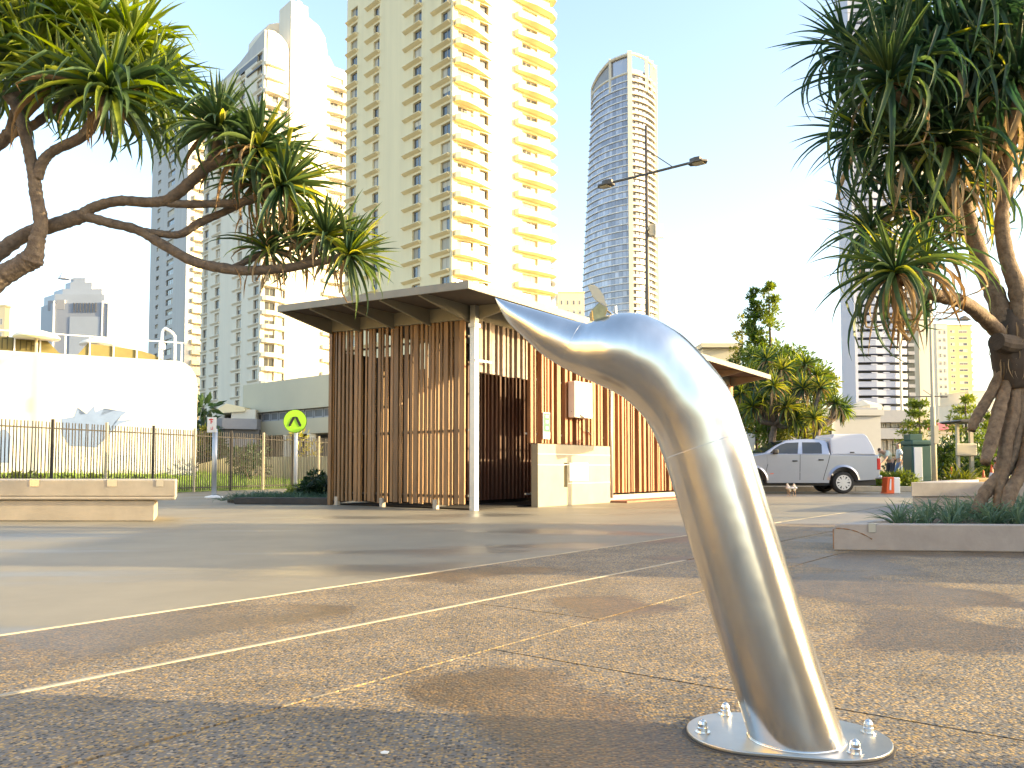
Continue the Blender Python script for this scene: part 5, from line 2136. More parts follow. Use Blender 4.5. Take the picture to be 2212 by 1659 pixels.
def shrub(label, u, v, Y, w, h, mt='foliage_mid', n=14, per=140, size=.09, cat='shrub', name='shrub', group=None, seed=0, aspect=1.8):
    rg = random.Random(seed + int(u))
    c = px(u, v, Y)
    root = empty(name, (c.x, Y, 0), 0, label, cat, group)
    cl_ = []
    for k in range(n):
        a = rg.uniform(0, 6.28)
        q = rg.random() ** .6
        cl_.append((c.x + math.cos(a) * w * .38 * q, Y + math.sin(a) * w * .38 * q, max(.08, h * rg.uniform(.22, .82) * (1 - .25 * q)), w * rg.uniform(.13, .24)))
    m = MB()
    for k in range(5):
        q = cl_[k]
        m.tube([(c.x + rg.uniform(-.08, .08), Y, 0), ((c.x + q[0]) / 2, (Y + q[1]) / 2, q[2] * .6), q[:3]], [.03, .022, .012], 5)
    build('stems', m, 'bark', root, world=True)
    leaf_cloud(mt, cl_, per, size, rg, 'leaves', root, kind='stuff', aspect=aspect)
    return root


shrub('dark green shrub against the left end of the slatted block', 684, 1075, 21.6, 1.15, .82, 'foliage_dark', 16, 170, .075, seed=1)
shrub('low shrub at the foot of the crossing sign', 640, 1080, 24, .7, .35, 'foliage_mid', 8, 80, .06, seed=2)
shrub('bushy dark palm like shrub on the podium behind the white wall', 452, 875, 56, 2.4, zp(818, 56), 'foliage_dark', 6, 60, .5, seed=3)
shrub('yellow leaved shrub on the podium beside the dark one', 441, 878, 55, 1.2, zp(850, 55), 'foliage_yellow', 6, 80, .16, seed=4)
shrub('thin feathery tree in front of the beige podium by the crossing sign', 668, 900, 46, 2.2, px(668, 868, 46).z, 'foliage_yellow', 9, 40, .16, seed=5, name='small_tree', cat='tree')
shrub('dark sprawling shrub on the lawn behind the fence', 545, 1010, 40, 2.6, 2.4, 'foliage_dark', 12, 70, .16, seed=6)
for u, h_, lab in ((40, .7, 'flowering plant behind the fence at the left edge'), (110, .75, 'leafy plant behind the fence by its left post'), (190, .6, 'low leafy plant behind the fence below the mural'), (270, .5, 'small leafy plant behind the fence right of the mural')):
    q = px(u, 1040, 26 + u * .012)
    r_ = shrub(lab, u, 1040, 25.6 + u * .014, 1.5, h_, 'foliage_yellow' if u < 60 else 'foliage_mid', 10, 70, .10, seed=u, group='plants behind the railing fence')

# ------------------------------------------------------------------ background trees right of centre
def pine(label, u, vtop, Y, w, mt, seed, zlow=1.5, tiers=17, size=.26, name='conifer_tree', group=None, per=34, gap=.15):
    rg = random.Random(seed)
    tp = px(u, vtop, Y)
    root = empty(name, (tp.x, Y, 0), 0, label, 'tree', group)
    m = MB()
    m.tube([(tp.x, Y, 0), (tp.x + .1, Y, tp.z * .5), (tp.x, Y, tp.z * .98)], [w * .055, w * .04, .02], 8)
    build('trunk', m, 'bark_dark', root, world=True)
    cl_ = []
    for k in range(tiers):
        f = k / (tiers - 1)
        z = zlow + (tp.z - zlow) * f
        rr_ = w * .5 * (1 - f) ** .7 + .12
        for j in range(max(3, int(8 * (1 - f) + 2))):
            if rg.random() < gap:
                continue
            a = rg.uniform(0, 6.28)
            for q in (.35, .7, 1.0):
                cl_.append((tp.x + math.cos(a) * rr_ * q, Y + math.sin(a) * rr_ * q, z + .12 * q, w * .065 * (1.3 - f * .6)))
    leaf_cloud(mt, cl_, per, size, rg, 'crown', root, kind='stuff')
    return root


pine('tall twin topped conifer, its right and taller crown', 1660, 622, 45, 2.9, 'foliage_mid', 1, zlow=3.5, tiers=20, size=.15, per=22, gap=.3)
pine('tall twin topped conifer, its left crown', 1628, 634, 45.6, 2.0, 'foliage_mid', 5, zlow=3.5, tiers=20, size=.15, per=20, gap=.3)
pine('thin yellowing conifer with bare twigs left of the tall one', 1602, 690, 46.5, 2.2, 'foliage_yellow', 3, zlow=3.2, tiers=14, size=.13, per=14, gap=.35)


def bushtree(label, u, v, Y, w, h, zb, mt, seed, n=34, per=170, size=.16, at=None):
    rg = random.Random(seed)
    c = at or px(u, v, Y)
    root = empty('broadleaf_tree', (c.x, Y, 0), 0, label, 'tree')
    cl_ = []
    for k in range(n):
        a = rg.uniform(0, 6.28)
        q = rg.random() ** .5
        zz_ = rg.random()
        k2 = math.sqrt(max(0, 1 - (zz_ * 1.6 - .8) ** 2))
        cl_.append((c.x + math.cos(a) * w * .46 * q * k2, Y + math.sin(a) * w * .4 * q * k2, zb + (h - zb) * (.08 + .86 * zz_), w * rg.uniform(.07, .12)))
    m = MB()
    m.tube([(c.x, Y, 0), (c.x + .1, Y, zb + .5), (c.x, Y, h * .7)], [w * .05, w * .04, .04], 8)
    for k in range(7):
        q = cl_[k]
        m.tube([(c.x, Y, zb + .4), ((c.x + q[0]) / 2, (Y + q[1]) / 2, zb + .6 * (q[2] - zb)), q[:3]], [w * .022, w * .015, .02], 6)
    build('trunk', m, 'bark', root, world=True)
    leaf_cloud(mt, cl_, per, size, rg, 'crown', root, kind='stuff')


bushtree('bright green bushy tree in front of the conifers', 1665, 850, 43.5, 6.2, px(1, 752, 43.5).z, 2.0, 'foliage_mid', 4, n=46)
bushtree('dark green bushy tree beside the beige house', 1560, 850, 47, 3.6, px(1, 778, 47).z, 2.0, 'foliage_dark', 6, n=26)
bushtree('round olive tree behind the background pandanus', 1735, 850, 42.5, 4.4, px(1, 790, 42.5).z, 2.2, 'foliage_yellow', 9, n=30)

leaf_set('far', 1.15, 0.10, [0.15, 0.3, 0.5, 0.75, 1.0, 1.3, 1.6], 1.3, 5)


def far_pandanus(label, base, heads, Y, seed, scl=.85, light=.45):
    rg = random.Random(seed)
    b_ = px(base[0], base[1], Y)
    root = empty('pandanus_tree', (b_.x, Y, 0), 0, label, 'tree')
    k_ = Y / FPX
    fork = px(base[0] + 6, base[1] - 45, Y)
    limb(root, 'trunk', [(b_.x, Y, 0), b_, fork], [9 * k_, 8 * k_, 7 * k_], 'bark', seg=8)
    for (u, v, dy, ax) in heads:
        c = px(u, v, Y + dy)
        midp = (fork + c) * .5 + Vector((rg.uniform(-.2, .2), 0, -.25))
        limb(root, 'branch', [fork, midp, c], [6 * k_, 4.5 * k_, 4 * k_], 'bark', seg=7)
        acc = []
        rosette(acc, c, ax, 'far', 85, scl, rg, el=(1.4, -.8), dead=.35, light=light)
        items = {}
        for M, me, mt in acc:
            items.setdefault(mt, []).append((M, me))
        for mt, lst in items.items():
            joined('dead_leaf_head' if mt == 'leaf_dead' else 'leaf_head', lst, mt, root)


far_pandanus('sunlit pandanus clump standing behind the bonnet of the ute', (1668, 960),
             [(1650, 865, 0, (-.5, -.2, .7)), (1690, 800, .5, (-.1, 0, 1)), (1735, 840, -.3, (.3, -.3, .8)), (1620, 820, .8, (-.6, 0, .6)), (1700, 880, -.8, (0, -.5, .6)), (1655, 780, 1, (-.2, .2, 1)), (1740, 790, 1, (.4, .2, .9)), (1720, 905, -.5, (.3, -.4, .3)), (1625, 880, -.4, (-.5, -.4, .4)), (1672, 835, -.9, (-.1, -.5, .8)), (1765, 815, .6, (.5, 0, .7)), (1600, 850, .6, (-.6, 0, .5))], 36, 3)
far_pandanus('smaller pandanus with pale bent branches behind the cab of the ute', (1762, 960),
             [(1805, 872, 0, (.5, -.2, .7)), (1772, 838, .3, (.1, 0, 1)), (1760, 905, -.4, (-.2, -.3, .7)), (1822, 885, .2, (.8, 0, .4))], 35, 6, .72)
shrub('bright green shrub in front of the bonnet of the ute', 1632, 985, 32.5, 1.6, 1.45, 'foliage_mid', 14, 150, .10, seed=31)
shrub('round leafy shrub behind the pandanus trunks', 1660, 950, 38, 2.2, 2.2, 'foliage_mid', 14, 110, .12, seed=32)

# ------------------------------------------------------------------ silver ute
UY = 28.85
u0 = px(1822, 1066, UY - .93)
ute = empty('utility_truck', (u0.x, UY, 0), R(1.0), 'silver double cab ute with a white canopy parked facing left', 'ute')
HW = 0.93


def arc(cx, cz, r, a0, a1, n=12):
    return [(cx + r * math.cos(R(a0 + (a1 - a0) * k / n)), cz + r * math.sin(R(a0 + (a1 - a0) * k / n))) for k in range(n + 1)]


body = [(-3.98, .46), (-4.06, .60), (-4.05, .92), (-3.93, 1.14), (-3.55, 1.235), (-3.06, 1.30), (-2.66, 1.375), (-.42, 1.335), (1.235, 1.305), (1.262, 1.18), (1.258, .62), (1.05, .47)]
body += [(.50, .44)] + arc(0, .42, .485, 0, 180) + [(-.50, .36), (-2.60, .36)] + arc(-3.1, .42, .485, 0, 180) + [(-3.6, .44)]
m = MB()
n_ = len(body)
lay = [(-HW + .0, .97), (-HW + .07, 1.0), (0, 1.0), (HW - .07, 1.0), (HW, .97)]
for y, sc in lay:
    for (x, z) in body:
        inner = .0 if sc == 1.0 else .03
        cx_, cz_ = -1.4, .82
        m.v.append((x + (inner if x < cx_ else -inner) * (1 if abs(x - cx_) > 2.2 else 0), y, z - (inner if z > 1.1 else 0)))
for k in range(len(lay) - 1):
    for i in range(n_):
        j = (i + 1) % n_
        m.f.append((k * n_ + i, k * n_ + j, (k + 1) * n_ + j, (k + 1) * n_ + i))
        m.mi.append(0)
m.f.append(tuple(range(n_)))
m.f.append(tuple((len(lay) - 1) * n_ + i for i in reversed(range(n_))))
m.mi += [0, 0]
build('body', m, 'car_silver', ute, bevel=.018)


def wz(z):
    return .905 - .25 * max(0, (z - 1.30)) / .56


cabp = [(-2.68, 1.365), (-2.25, 1.62), (-1.88, 1.795), (-1.55, 1.84), (-1.1, 1.858), (-.72, 1.845), (-.5, 1.80), (-.44, 1.72), (-.42, 1.325)]
m = MB()
for sgn in (-1, 1):
    for x, z in cabp:
        m.v.append((x, sgn * wz(z), z))
nc = len(cabp)
m.f += [tuple(range(nc)), tuple(nc + i for i in reversed(range(nc)))] + [(i, nc + i, nc + i + 1, i + 1) for i in range(nc - 1)]
m.mi += [0] * (nc + 1)
build('cab', m, 'car_silver', ute, bevel=.03)


def side_poly(name, poly, mt, off, thick=.012, par=None, bev=0, both=True):
    obs = []
    for sgn in ((-1, 1) if both else (-1,)):
        m = MB()
        k = len(poly)
        for d in (off, off - thick):
            for x, z in poly:
                m.v.append((x, sgn * ((wz(z) if z > 1.33 else HW) + d), z))
        m.f += [tuple(range(k)), tuple(k + i for i in reversed(range(k)))] + [(i, k + i, k + (i + 1) % k, (i + 1) % k) for i in range(k)]
        m.mi += [0] * (k + 2)
        obs.append(build(name, m, mt, par or ute, bevel=bev))
    return obs


doors_f = side_poly('door', [(-2.62, .45), (-2.66, .62), (-2.56, 1.0), (-2.60, 1.325), (-1.47, 1.325), (-1.50, .45)], 'car_silver', .006, .012)
doors_r = side_poly('door', [(-1.485, .45), (-1.455, 1.325), (-.45, 1.325), (-.52, 1.05), (-.66, .62), (-.70, .45)], 'car_silver', .006, .012)
side_poly('window', [(-2.50, 1.352), (-2.26, 1.55), (-2.05, 1.665), (-1.86, 1.72), (-1.43, 1.74), (-1.53, 1.352)], 'car_glass', .004, .01)
side_poly('window', [(-1.37, 1.352), (-1.31, 1.742), (-.72, 1.742), (-.655, 1.66), (-.70, 1.352)], 'car_glass', .004, .01)
side_poly('side_crease', [(-2.55, .70), (-2.5, .72), (-.62, .745), (-.62, .73), (-2.5, .70)], 'car_silver', .012, .01)
side_poly('shut_line', [(-1.497, .46), (-1.470, 1.32), (-1.455, 1.32), (-1.480, .46)], 'black_plastic', .0075, .004)
side_poly('shut_line', [(-.705, .46), (-.665, .62), (-.525, 1.05), (-.455, 1.325), (-.435, 1.325), (-.505, 1.05), (-.645, .62), (-.685, .46)], 'black_plastic', .0075, .004)
side_poly('shut_line', [(-2.575, 1.0), (-2.675, .62), (-2.66, .62), (-2.56, 1.0)], 'black_plastic', .0075, .004)
side_poly('side_indicator', [(-2.50, .66), (-2.38, .665), (-2.38, .69), (-2.50, .68)], 'orange', .0095, .004)
m = MB()
m.face([(-2.64, -.80, 1.40), (-2.64, .80, 1.40), (-1.93, .66, 1.785), (-1.93, -.66, 1.785)])
m.face([(-2.655, -.80, 1.40), (-2.655, .80, 1.40), (-1.945, .66, 1.79), (-1.945, -.66, 1.79)])
build('windscreen', m, 'car_glass', ute)
for dl, x, z in ((doors_f, -1.65, 1.105), (doors_r, -.76, 1.14)):
    for sgn, d_ in zip((-1, 1), dl):
        m = MB()
        m.box(x - .085, x + .085, sgn * .955 - .022, sgn * .955 + .022, z - .022, z + .022)
        build('handle', m, 'black_plastic', d_, bevel=.012)
for sgn in (-1, 1):
    m = MB()
    m.box(-2.42, -2.24, sgn * 1.02 - .09, sgn * 1.02 + .09, 1.33, 1.50)
    build('wing_mirror', m, 'black_plastic', ute, bevel=.04)
    for cx_ in (0, -3.1):
        m = MB()
        ro = arc(cx_, .42, .56, 5, 175, 16)
        ri = arc(cx_, .42, .487, 5, 175, 16)
        for i in range(16):
            y0_, y1_ = sgn * .93, sgn * .985
            m.face([(ro[i][0], y0_, ro[i][1]), (ro[i + 1][0], y0_, ro[i + 1][1]), (ri[i + 1][0], y1_, ri[i + 1][1]), (ri[i][0], y1_, ri[i][1])])
            m.face([(ri[i][0], y1_, ri[i][1]), (ri[i + 1][0], y1_, ri[i + 1][1]), (ri[i + 1][0], y0_, ri[i + 1][1]), (ri[i][0], y0_, ri[i][1])])
        build('wheel_flare', m, 'car_silver', ute)
    m = MB()
    m.box(1.14, 1.272, sgn * .87 - .075, sgn * .87 + .075, .80, 1.20)
    build('tail_light', m, 'tail_red', ute, bevel=.03)
    m = MB()
    m.prism([(-4.06, .95), (-3.72, 1.0), (-3.70, 1.13), (-3.9, 1.14)], 'y', sgn * .88 - .06, sgn * .88 + .06)
    build('headlight', m, 'white_box', ute)
m = MB()
m.box(1.0, 1.36, -.86, .86, .50, .62)
build('bumper', m, 'car_silver', ute, bevel=.04)
m = MB()
m.box(-3.6, 1.2, -.7, .7, .27, .47)
build('chassis', m, 'black_plastic', ute)
canp = [(-.40, 1.312), (-.385, 1.87), (-.30, 1.905), (-.26, 2.02), (.80, 2.03), (.90, 1.95), (1.02, 1.72), (1.12, 1.45), (1.15, 1.312)]
m = MB()
for sgn in (-1, 1):
    for x, z in canp:
        m.v.append((x, sgn * (.90 - .12 * (z - 1.3) / .7), z))
nc = len(canp)
m.f += [tuple(range(nc)), tuple(nc + i for i in reversed(range(nc)))] + [(i, nc + i, nc + (i + 1) % nc, (i + 1) % nc) for i in range(nc)]
m.mi += [0] * (nc + 2)
can = build('canopy', m, 'car_white', ute, bevel=.03)
for sgn in (-1, 1):
    m = MB()
    pl_ = [(-.34, 1.345), (-.33, 1.84), (.82, 1.86), (.98, 1.60), (1.05, 1.345)]
    for d in (.006, -.01):
        for x, z in pl_:
            m.v.append((x, sgn * (.90 - .12 * (z - 1.3) / .7 + d), z))
    m.f += [tuple(range(5)), tuple(5 + i for i in reversed(range(5)))] + [(i, 5 + i, 5 + (i + 1) % 5, (i + 1) % 5) for i in range(5)]
    m.mi += [0] * 7
    build('side_panel', m, 'car_white', can, bevel=.004)
    m = MB()
    m.box(.25, .40, sgn * .90 - .02, sgn * .90 + .015, 1.375, 1.415)
    build('handle', m, 'black_plastic', can, bevel=.01)
for cx_ in (0, -3.1):
    for sgn in (-1, 1):
        yc = sgn * .81
        wr_ = empty('wheel', (cx_, yc, .372))
        wr_.parent = ute
        m = MB()
        m.lathe([(.255, -.115), (.335, -.125), (.368, -.09), (.372, 0), (.368, .09), (.335, .125), (.255, .115), (.25, 0), (.255, -.115)], (0, 0, 0), 36, axis='y')
        build('tyre', m, 'rubber', wr_, smooth=True)
        m = MB()
        yo = sgn * .112
        m.lathe([(.258, yo - .012), (.258, yo + .012), (.222, yo + .012), (.222, yo - .012), (.258, yo - .012)], (0, 0, 0), 32, axis='y')
        m.lathe([(.06, yo - .02), (.06, yo + .02)], (0, 0, 0), 14, axis='y')
        for k in range(6):
            Mr = Matrix.Rotation(k * math.pi / 3, 4, 'Y')
            m.prism([(-.04, .05), (-.085, .23), (-.02, .23), (0, .14), (.02, .23), (.085, .23), (.04, .05)], 'y', yo - .012, yo + .012, M=Mr)
        build('rim', m, 'alloy', wr_)
        m = MB()
        m.lathe([(.236, -.06), (.236, .03)], (0, yo * .35, 0), 24, axis='y')
        build('brake', m, 'black_plastic', wr_)
m = MB()
m.box(1.262, 1.27, -.78, .78, .70, 1.28)
build('tailgate', m, 'car_silver', ute, bevel=.004)

# kerb and garden bed behind the ute
kb = empty('kerb', (10, 30.6, 0), 0)
kb['kind'] = 'structure'
xk = 5.6
while xk < 26:
    m = MB()
    m.box(xk, xk + 1.16, 30.4, 30.75, 0, .19)
    build('kerb_stone', m, 'kerb', kb, world=True, bevel=.015)
    xk += 1.17
m = MB()
m.box(5.6, 60, 30.76, 60, 0, .16)
build('garden_soil', m, 'soil', kind='structure')
# orange barrier beside the ute
ob = px(1927, 1066, 28.0)
br = empty('traffic_barrier', (ob.x, 28.0, 0), 0, 'orange and white plastic traffic barrier behind the ute', 'barrier')
sx = 28 / FPX
m = MB()
m.prism([(ob.x - 16 * sx, 0), (ob.x - 12 * sx, .04), (ob.x - 9 * sx, .56), (ob.x + 5 * sx, .56), (ob.x + 5 * sx, 0)], 'y', 28, 28.4)
build('orange_end', m, 'orange', br, world=True, bevel=.02)
m = MB()
m.box(ob.x + 5.2 * sx, ob.x + 19 * sx, 28.02, 28.42, 0, .55)
build('white_block', m, 'white_paint', br, world=True, bevel=.03)
m = MB()
m.prism([(ob.x - 6 * sx, .12), (ob.x - 3.5 * sx, .50), (ob.x - 1.0 * sx, .50), (ob.x - 2.0 * sx, .12)], 'y', 27.985, 27.999)
build('white_stripe', m, 'white_paint', br, world=True)


# ------------------------------------------------------------------ figures
def skin_mesh(name, chains, mt, parent, root_i=0, world=True, sub=1):
    """chains: list of lists of (point, radius); equal points are merged"""
    V, E, Rr, idx = [], [], [], {}
    for ch in chains:
        prev = None
        for p_, r_ in ch:
            key = tuple(round(c, 4) for c in p_)
            if key not in idx:
                idx[key] = len(V)
                V.append(tuple(p_))
                Rr.append(r_)
            i = idx[key]
            if prev is not None and prev != i:
                E.append((prev, i))
            prev = i
    me = bpy.data.meshes.new(name)
    me.from_pydata(V, E, [])
    me.materials.append(MATS[mt])
    o = put(name, me, parent, world=world)
    sk = o.modifiers.new('skin', 'SKIN')
    sk.use_smooth_shade = True
    for i, r_ in enumerate(Rr):
        d = me.skin_vertices[0].data[i]
        d.radius = (r_, r_) if not isinstance(r_, tuple) else r_
        d.use_root = (i == root_i)
    sb = o.modifiers.new('sub', 'SUBSURF')
    sb.levels = sb.render_levels = sub
    return o


def person(label, loc, face, J, shirt, pants, group=None, hat=None):
    """J: joints in body space (x ahead, y to the left, z up)"""
    root = empty('person', loc, face, label, 'person', group)
    V = lambda k: Vector(J[k])
    hand = []
    for s_ in ('l', 'r'):
        w_, e_ = V('wrist_' + s_), V('elbow_' + s_)
        d = (w_ - e_).normalized()
        side = d.cross(Vector((0, 0, 1))) if abs(d.z) < .9 else Vector((0, 1, 0)).cross(d)
        side = side.normalized()
        palm = w_ + d * .07
        hand.append([(w_, .028), (palm, .034)])
        for k, ln in enumerate((.075, .085, .08, .062)):
            q = palm + side * (.024 * (1.5 - k)) * 1.0
            hand.append([(palm, .034), (q + d * .03, .010), (q + d * (.03 + ln) + Vector((0, 0, -.012)), .008)])
        hand.append([(w_, .028), (w_ + d * .035 + side * .04, .012), (w_ + d * .075 + side * .058, .009)])
    body = [[(V('pelvis'), .12), (V('waist'), .115), (V('chest'), .14), (V('neck'), .06), (V('head0'), .075), (V('head'), .105), (V('crown'), .085)]]
    for s_ in ('l', 'r'):
        body.append([(V('chest'), .14), (V('shoulder_' + s_), .065), (V('elbow_' + s_), .045), (V('wrist_' + s_), .028)])
        body.append([(V('pelvis'), .12), (V('hip_' + s_), .095), (V('knee_' + s_), .06), (V('ankle_' + s_), .04), (V('toe_' + s_), .035)])
    skin_mesh('body', body + hand, 'skin', root, world=False)
    sh_ = [[(V('waist') - Vector((0, 0, .06)), .135), (V('waist'), .135), (V('chest'), .16), (V('neck').lerp(V('chest'), .35), .10)]]
    for s_ in ('l', 'r'):
        sh_.append([(V('chest'), .16), (V('shoulder_' + s_), .085), (V('shoulder_' + s_).lerp(V('elbow_' + s_), .75), .066)])
    skin_mesh('shirt', sh_, shirt, root, world=False)
    pa_ = [[(V('waist').lerp(V('pelvis'), .6), .138), (V('pelvis'), .142)]]
    for s_ in ('l', 'r'):
        pa_.append([(V('pelvis'), .142), (V('hip_' + s_), .112), (V('knee_' + s_), .078), (V('knee_' + s_).lerp(V('ankle_' + s_), .9), .06)])
    skin_mesh('trousers', pa_, pants, root, world=False, root_i=1)
    for s_ in ('l', 'r'):
        skin_mesh('shoe', [[(V('ankle_' + s_) + Vector((-.04, 0, -.03)), .045), (V('ankle_' + s_) + Vector((.05, 0, -.035)), .048), (V('toe_' + s_), .038)]], 'sign_black', root, world=False)
    hd = (V('crown') - V('head0')).normalized()
    fw = (Vector((1, 0, 0)) - hd * hd.x)
    fw = fw.normalized() if fw.length > .2 else Vector((0, 0, -1))
    skin_mesh('hair', [[(V('head') - fw * .045 + hd * .0, .085), (V('crown') + hd * .02 - fw * .012, .088)]], 'hair', root, world=False)
    lt = hd.cross(fw)
    m = MB()
    c = V('head') + fw * .098 + hd * .005
    for s_ in (-1, 1):
        m.lathe([(.002, -.008), (.011, 0), (.002, .008)], c + lt * .035 * s_ + hd * .02, 8)
    build('eyes', m, 'sign_black', root)
    m = MB()
    m.tube([c + hd * .02, c + fw * .022 - hd * .02, c - hd * .025], [.009, .014, .008], 8)
    m.tube([c - hd * .055 + lt * .025 - fw * .012, c - hd * .057 - fw * .004, c - hd * .055 - lt * .025 - fw * .012], [.006, .009, .006], 6)
    for s_ in (-1, 1):
        m.tube([V('head') + lt * .10 * s_ + hd * .03, V('head') + lt * .112 * s_, V('head') + lt * .10 * s_ - hd * .03], [.01, .016, .01], 6)
    build('face_features', m, 'skin', root, smooth=True)
    return root


stand = dict(pelvis=(0, 0, .95), waist=(0, 0, 1.12), chest=(0, 0, 1.34), neck=(.01, 0, 1.50), head0=(.02, 0, 1.56), head=(.03, 0, 1.64), crown=(.03, 0, 1.71),
             shoulder_l=(0, .19, 1.42), elbow_l=(-.03, .25, 1.14), wrist_l=(.06, .26, .92), shoulder_r=(0, -.19, 1.42), elbow_r=(-.03, -.25, 1.14), wrist_r=(.06, -.26, .92),
             hip_l=(0, .10, .90), knee_l=(.03, .11, .50), ankle_l=(-.02, .11, .09), toe_l=(.13, .12, .04), hip_r=(0, -.10, .90), knee_r=(.03, -.11, .50), ankle_r=(-.02, -.11, .09), toe_r=(.13, -.12, .04))
lean = dict(stand)
lean.update(waist=(.10, 0, 1.08), chest=(.27, 0, 1.24), neck=(.40, 0, 1.34), head0=(.45, 0, 1.36), head=(.53, 0, 1.36), crown=(.60, 0, 1.40), shoulder_l=(.28, .19, 1.30), elbow_l=(.45, .23, 1.08), wrist_l=(.62, .20, .92),
            shoulder_r=(.28, -.19, 1.30), elbow_r=(.43, -.23, 1.06), wrist_r=(.62, -.18, .94), knee_l=(.10, .11, .5), ankle_l=(.12, .11, .09), toe_l=(.27, .12, .04), ankle_r=(-.18, -.11, .09), toe_r=(-.03, -.12, .04))
walk = dict(stand)
walk.update(knee_l=(.20, .10, .52), ankle_l=(.26, .10, .09), toe_l=(.41, .10, .05), knee_r=(-.08, -.10, .50), ankle_r=(-.34, -.10, .14), toe_r=(-.22, -.10, .04), elbow_l=(-.14, .24, 1.16), wrist_l=(-.06, .25, .94), elbow_r=(.08, -.25, 1.15), wrist_r=(.24, -.24, 1.0))
crouch = dict(stand)
crouch.update(pelvis=(-.20, 0, .72), waist=(-.06, 0, .86), chest=(.12, 0, 1.0), neck=(.27, 0, 1.06), head0=(.32, 0, 1.06), head=(.39, 0, 1.03), crown=(.47, 0, 1.02), shoulder_l=(.14, .19, 1.02), elbow_l=(.28, .22, .78), wrist_l=(.40, .18, .58), shoulder_r=(.14, -.19, 1.02),
              elbow_r=(.28, -.22, .78), wrist_r=(.40, -.18, .58), hip_l=(-.18, .10, .70), knee_l=(.10, .14, .46), ankle_l=(-.10, .13, .09), toe_l=(.06, .14, .04), hip_r=(-.18, -.10, .70), knee_r=(.10, -.14, .46), ankle_r=(-.10, -.13, .09), toe_r=(.06, -.14, .04))
q = px(1926, 1058, 32.0)
person('person in a pale shirt leaning forward beside the back of the ute', (q.x, 32.0, .16), R(200), lean, 'pale_shirt', 'dark_cloth')
q = px(1944, 1058, 33.6)
person('dark haired person in a light top standing behind the leaning one', (q.x, 33.6, .16), R(160), walk, 'white_paint', 'blue_cloth')
q = px(2172, 1058, 33)
person('person in a bright orange shirt stooping beside the cones on the right', (q.x, 33, .16), R(190), crouch, 'orange_shirt', 'dark_cloth')

# two pale birds on the road in front of the ute
for i, (u, lab, a) in enumerate(((1704, 'pale bird standing on the road, left of a pair', 100), (1716, 'pale bird standing on the road, right of a pair', 75))):
    q = gp(u, 1072)
    bd_ = empty('bird', (q.x, q.y, 0), R(a), lab, 'bird')
    ch = [[((-.12, 0, .155), .012), ((-.07, 0, .20), .036), ((0, 0, .25), .062), ((.055, 0, .30), .05), ((.075, 0, .345), .03), ((.085, 0, .375), .034), ((.115, 0, .372), .016)]]
    skin_mesh('body', ch, 'gull_white', bd_, world=False, root_i=2)
    m = MB()
    m.tube([(.125, 0, .372), (.165, 0, .362)], [.009, .002], 6)
    build('beak', m, 'gull_leg', bd_)
    for s_ in (-1, 1):
        m = MB()
        m.tube([(0.0, s_ * .028, .20), (-.005, s_ * .03, .10), (.0, s_ * .03, .005)], [.012, .007, .007], 6)
        m.prism([(-.01, s_ * .03 - .006), (.05, s_ * .03 - .025), (.05, s_ * .03 + .025), (-.01, s_ * .03 + .006)], 'z', .001, .009)
        build('leg', m, 'gull_leg', bd_)
        m = MB()
        m.lathe([(.004, -.16), (.03, -.08), (.042, 0), (.02, .06), (.003, .07)], (0, s_ * .052, .25), 10, axis='x')
        build('wing', m, 'white_box', bd_, smooth=True)

# bins, shelter, cones and plants on the right
q = px(1992, 1040, 31.5)
bn = empty('bin_cabinet', (q.x, 31.5, .16), 0, 'dark green park bin cabinet with a pale grey panel beside the lamp post', 'bin')
sx = 31.5 / FPX
m = MB()
m.box(q.x - 20 * sx, q.x + 22 * sx, 31.5, 32.3, .16, px(1, 962, 31.5).z)
build('cabinet', m, 'bin_green', bn, world=True, bevel=.04)
m = MB()
m.box(q.x - 22 * sx, q.x + 24 * sx, 31.45, 32.4, px(1, 961.8, 31.5).z, px(1, 951, 31.5).z)
build('lid', m, 'bin_green', bn, world=True, bevel=.05)
m = MB()
m.box(q.x - 19 * sx, q.x + 9 * sx, 31.7, 32.2, px(1, 950.8, 31.5).z, px(1, 937, 31.5).z)
build('top_box', m, 'bin_green', bn, world=True, bevel=.02)
m = MB()
m.box(q.x - 17 * sx, q.x + 1 * sx, 31.46, 31.497, .35, px(1, 966, 31.5).z)
build('panel', m, 'bin_panel', bn, world=True, bevel=.015)

q = px(2085, 985, 34)
ks = empty('shelter', (q.x, 34, 0), 0, 'small pale shelter with a dark flat roof among the right hand trees', 'shelter')
sx = 34 / FPX
zz_ = lambda v: px(1, v, 34).z
m = MB()
m.prism([(q.x - 29 * sx, zz_(911)), (q.x - 24 * sx, zz_(908)), (q.x + 24 * sx, zz_(904)), (q.x + 29 * sx, zz_(908)), (q.x + 24 * sx, zz_(914)), (q.x - 20 * sx, zz_(914))], 'y', 33.4, 35)
build('roof', m, 'lamp_dark', ks, world=True, bevel=.03)
for du, w_ in ((-16, 5), (12, 7)):
    m = MB()
    m.box(q.x + du * sx, q.x + (du + w_) * sx, 34, 34.15, .1, zz_(914.5))
    build('post', m, 'kiosk_beige', ks, world=True)
m = MB()
m.box(q.x - 22 * sx, q.x + 24 * sx, 33.9, 33.99, zz_(985), zz_(958))
build('panel', m, 'kiosk_beige', ks, world=True, bevel=.06)


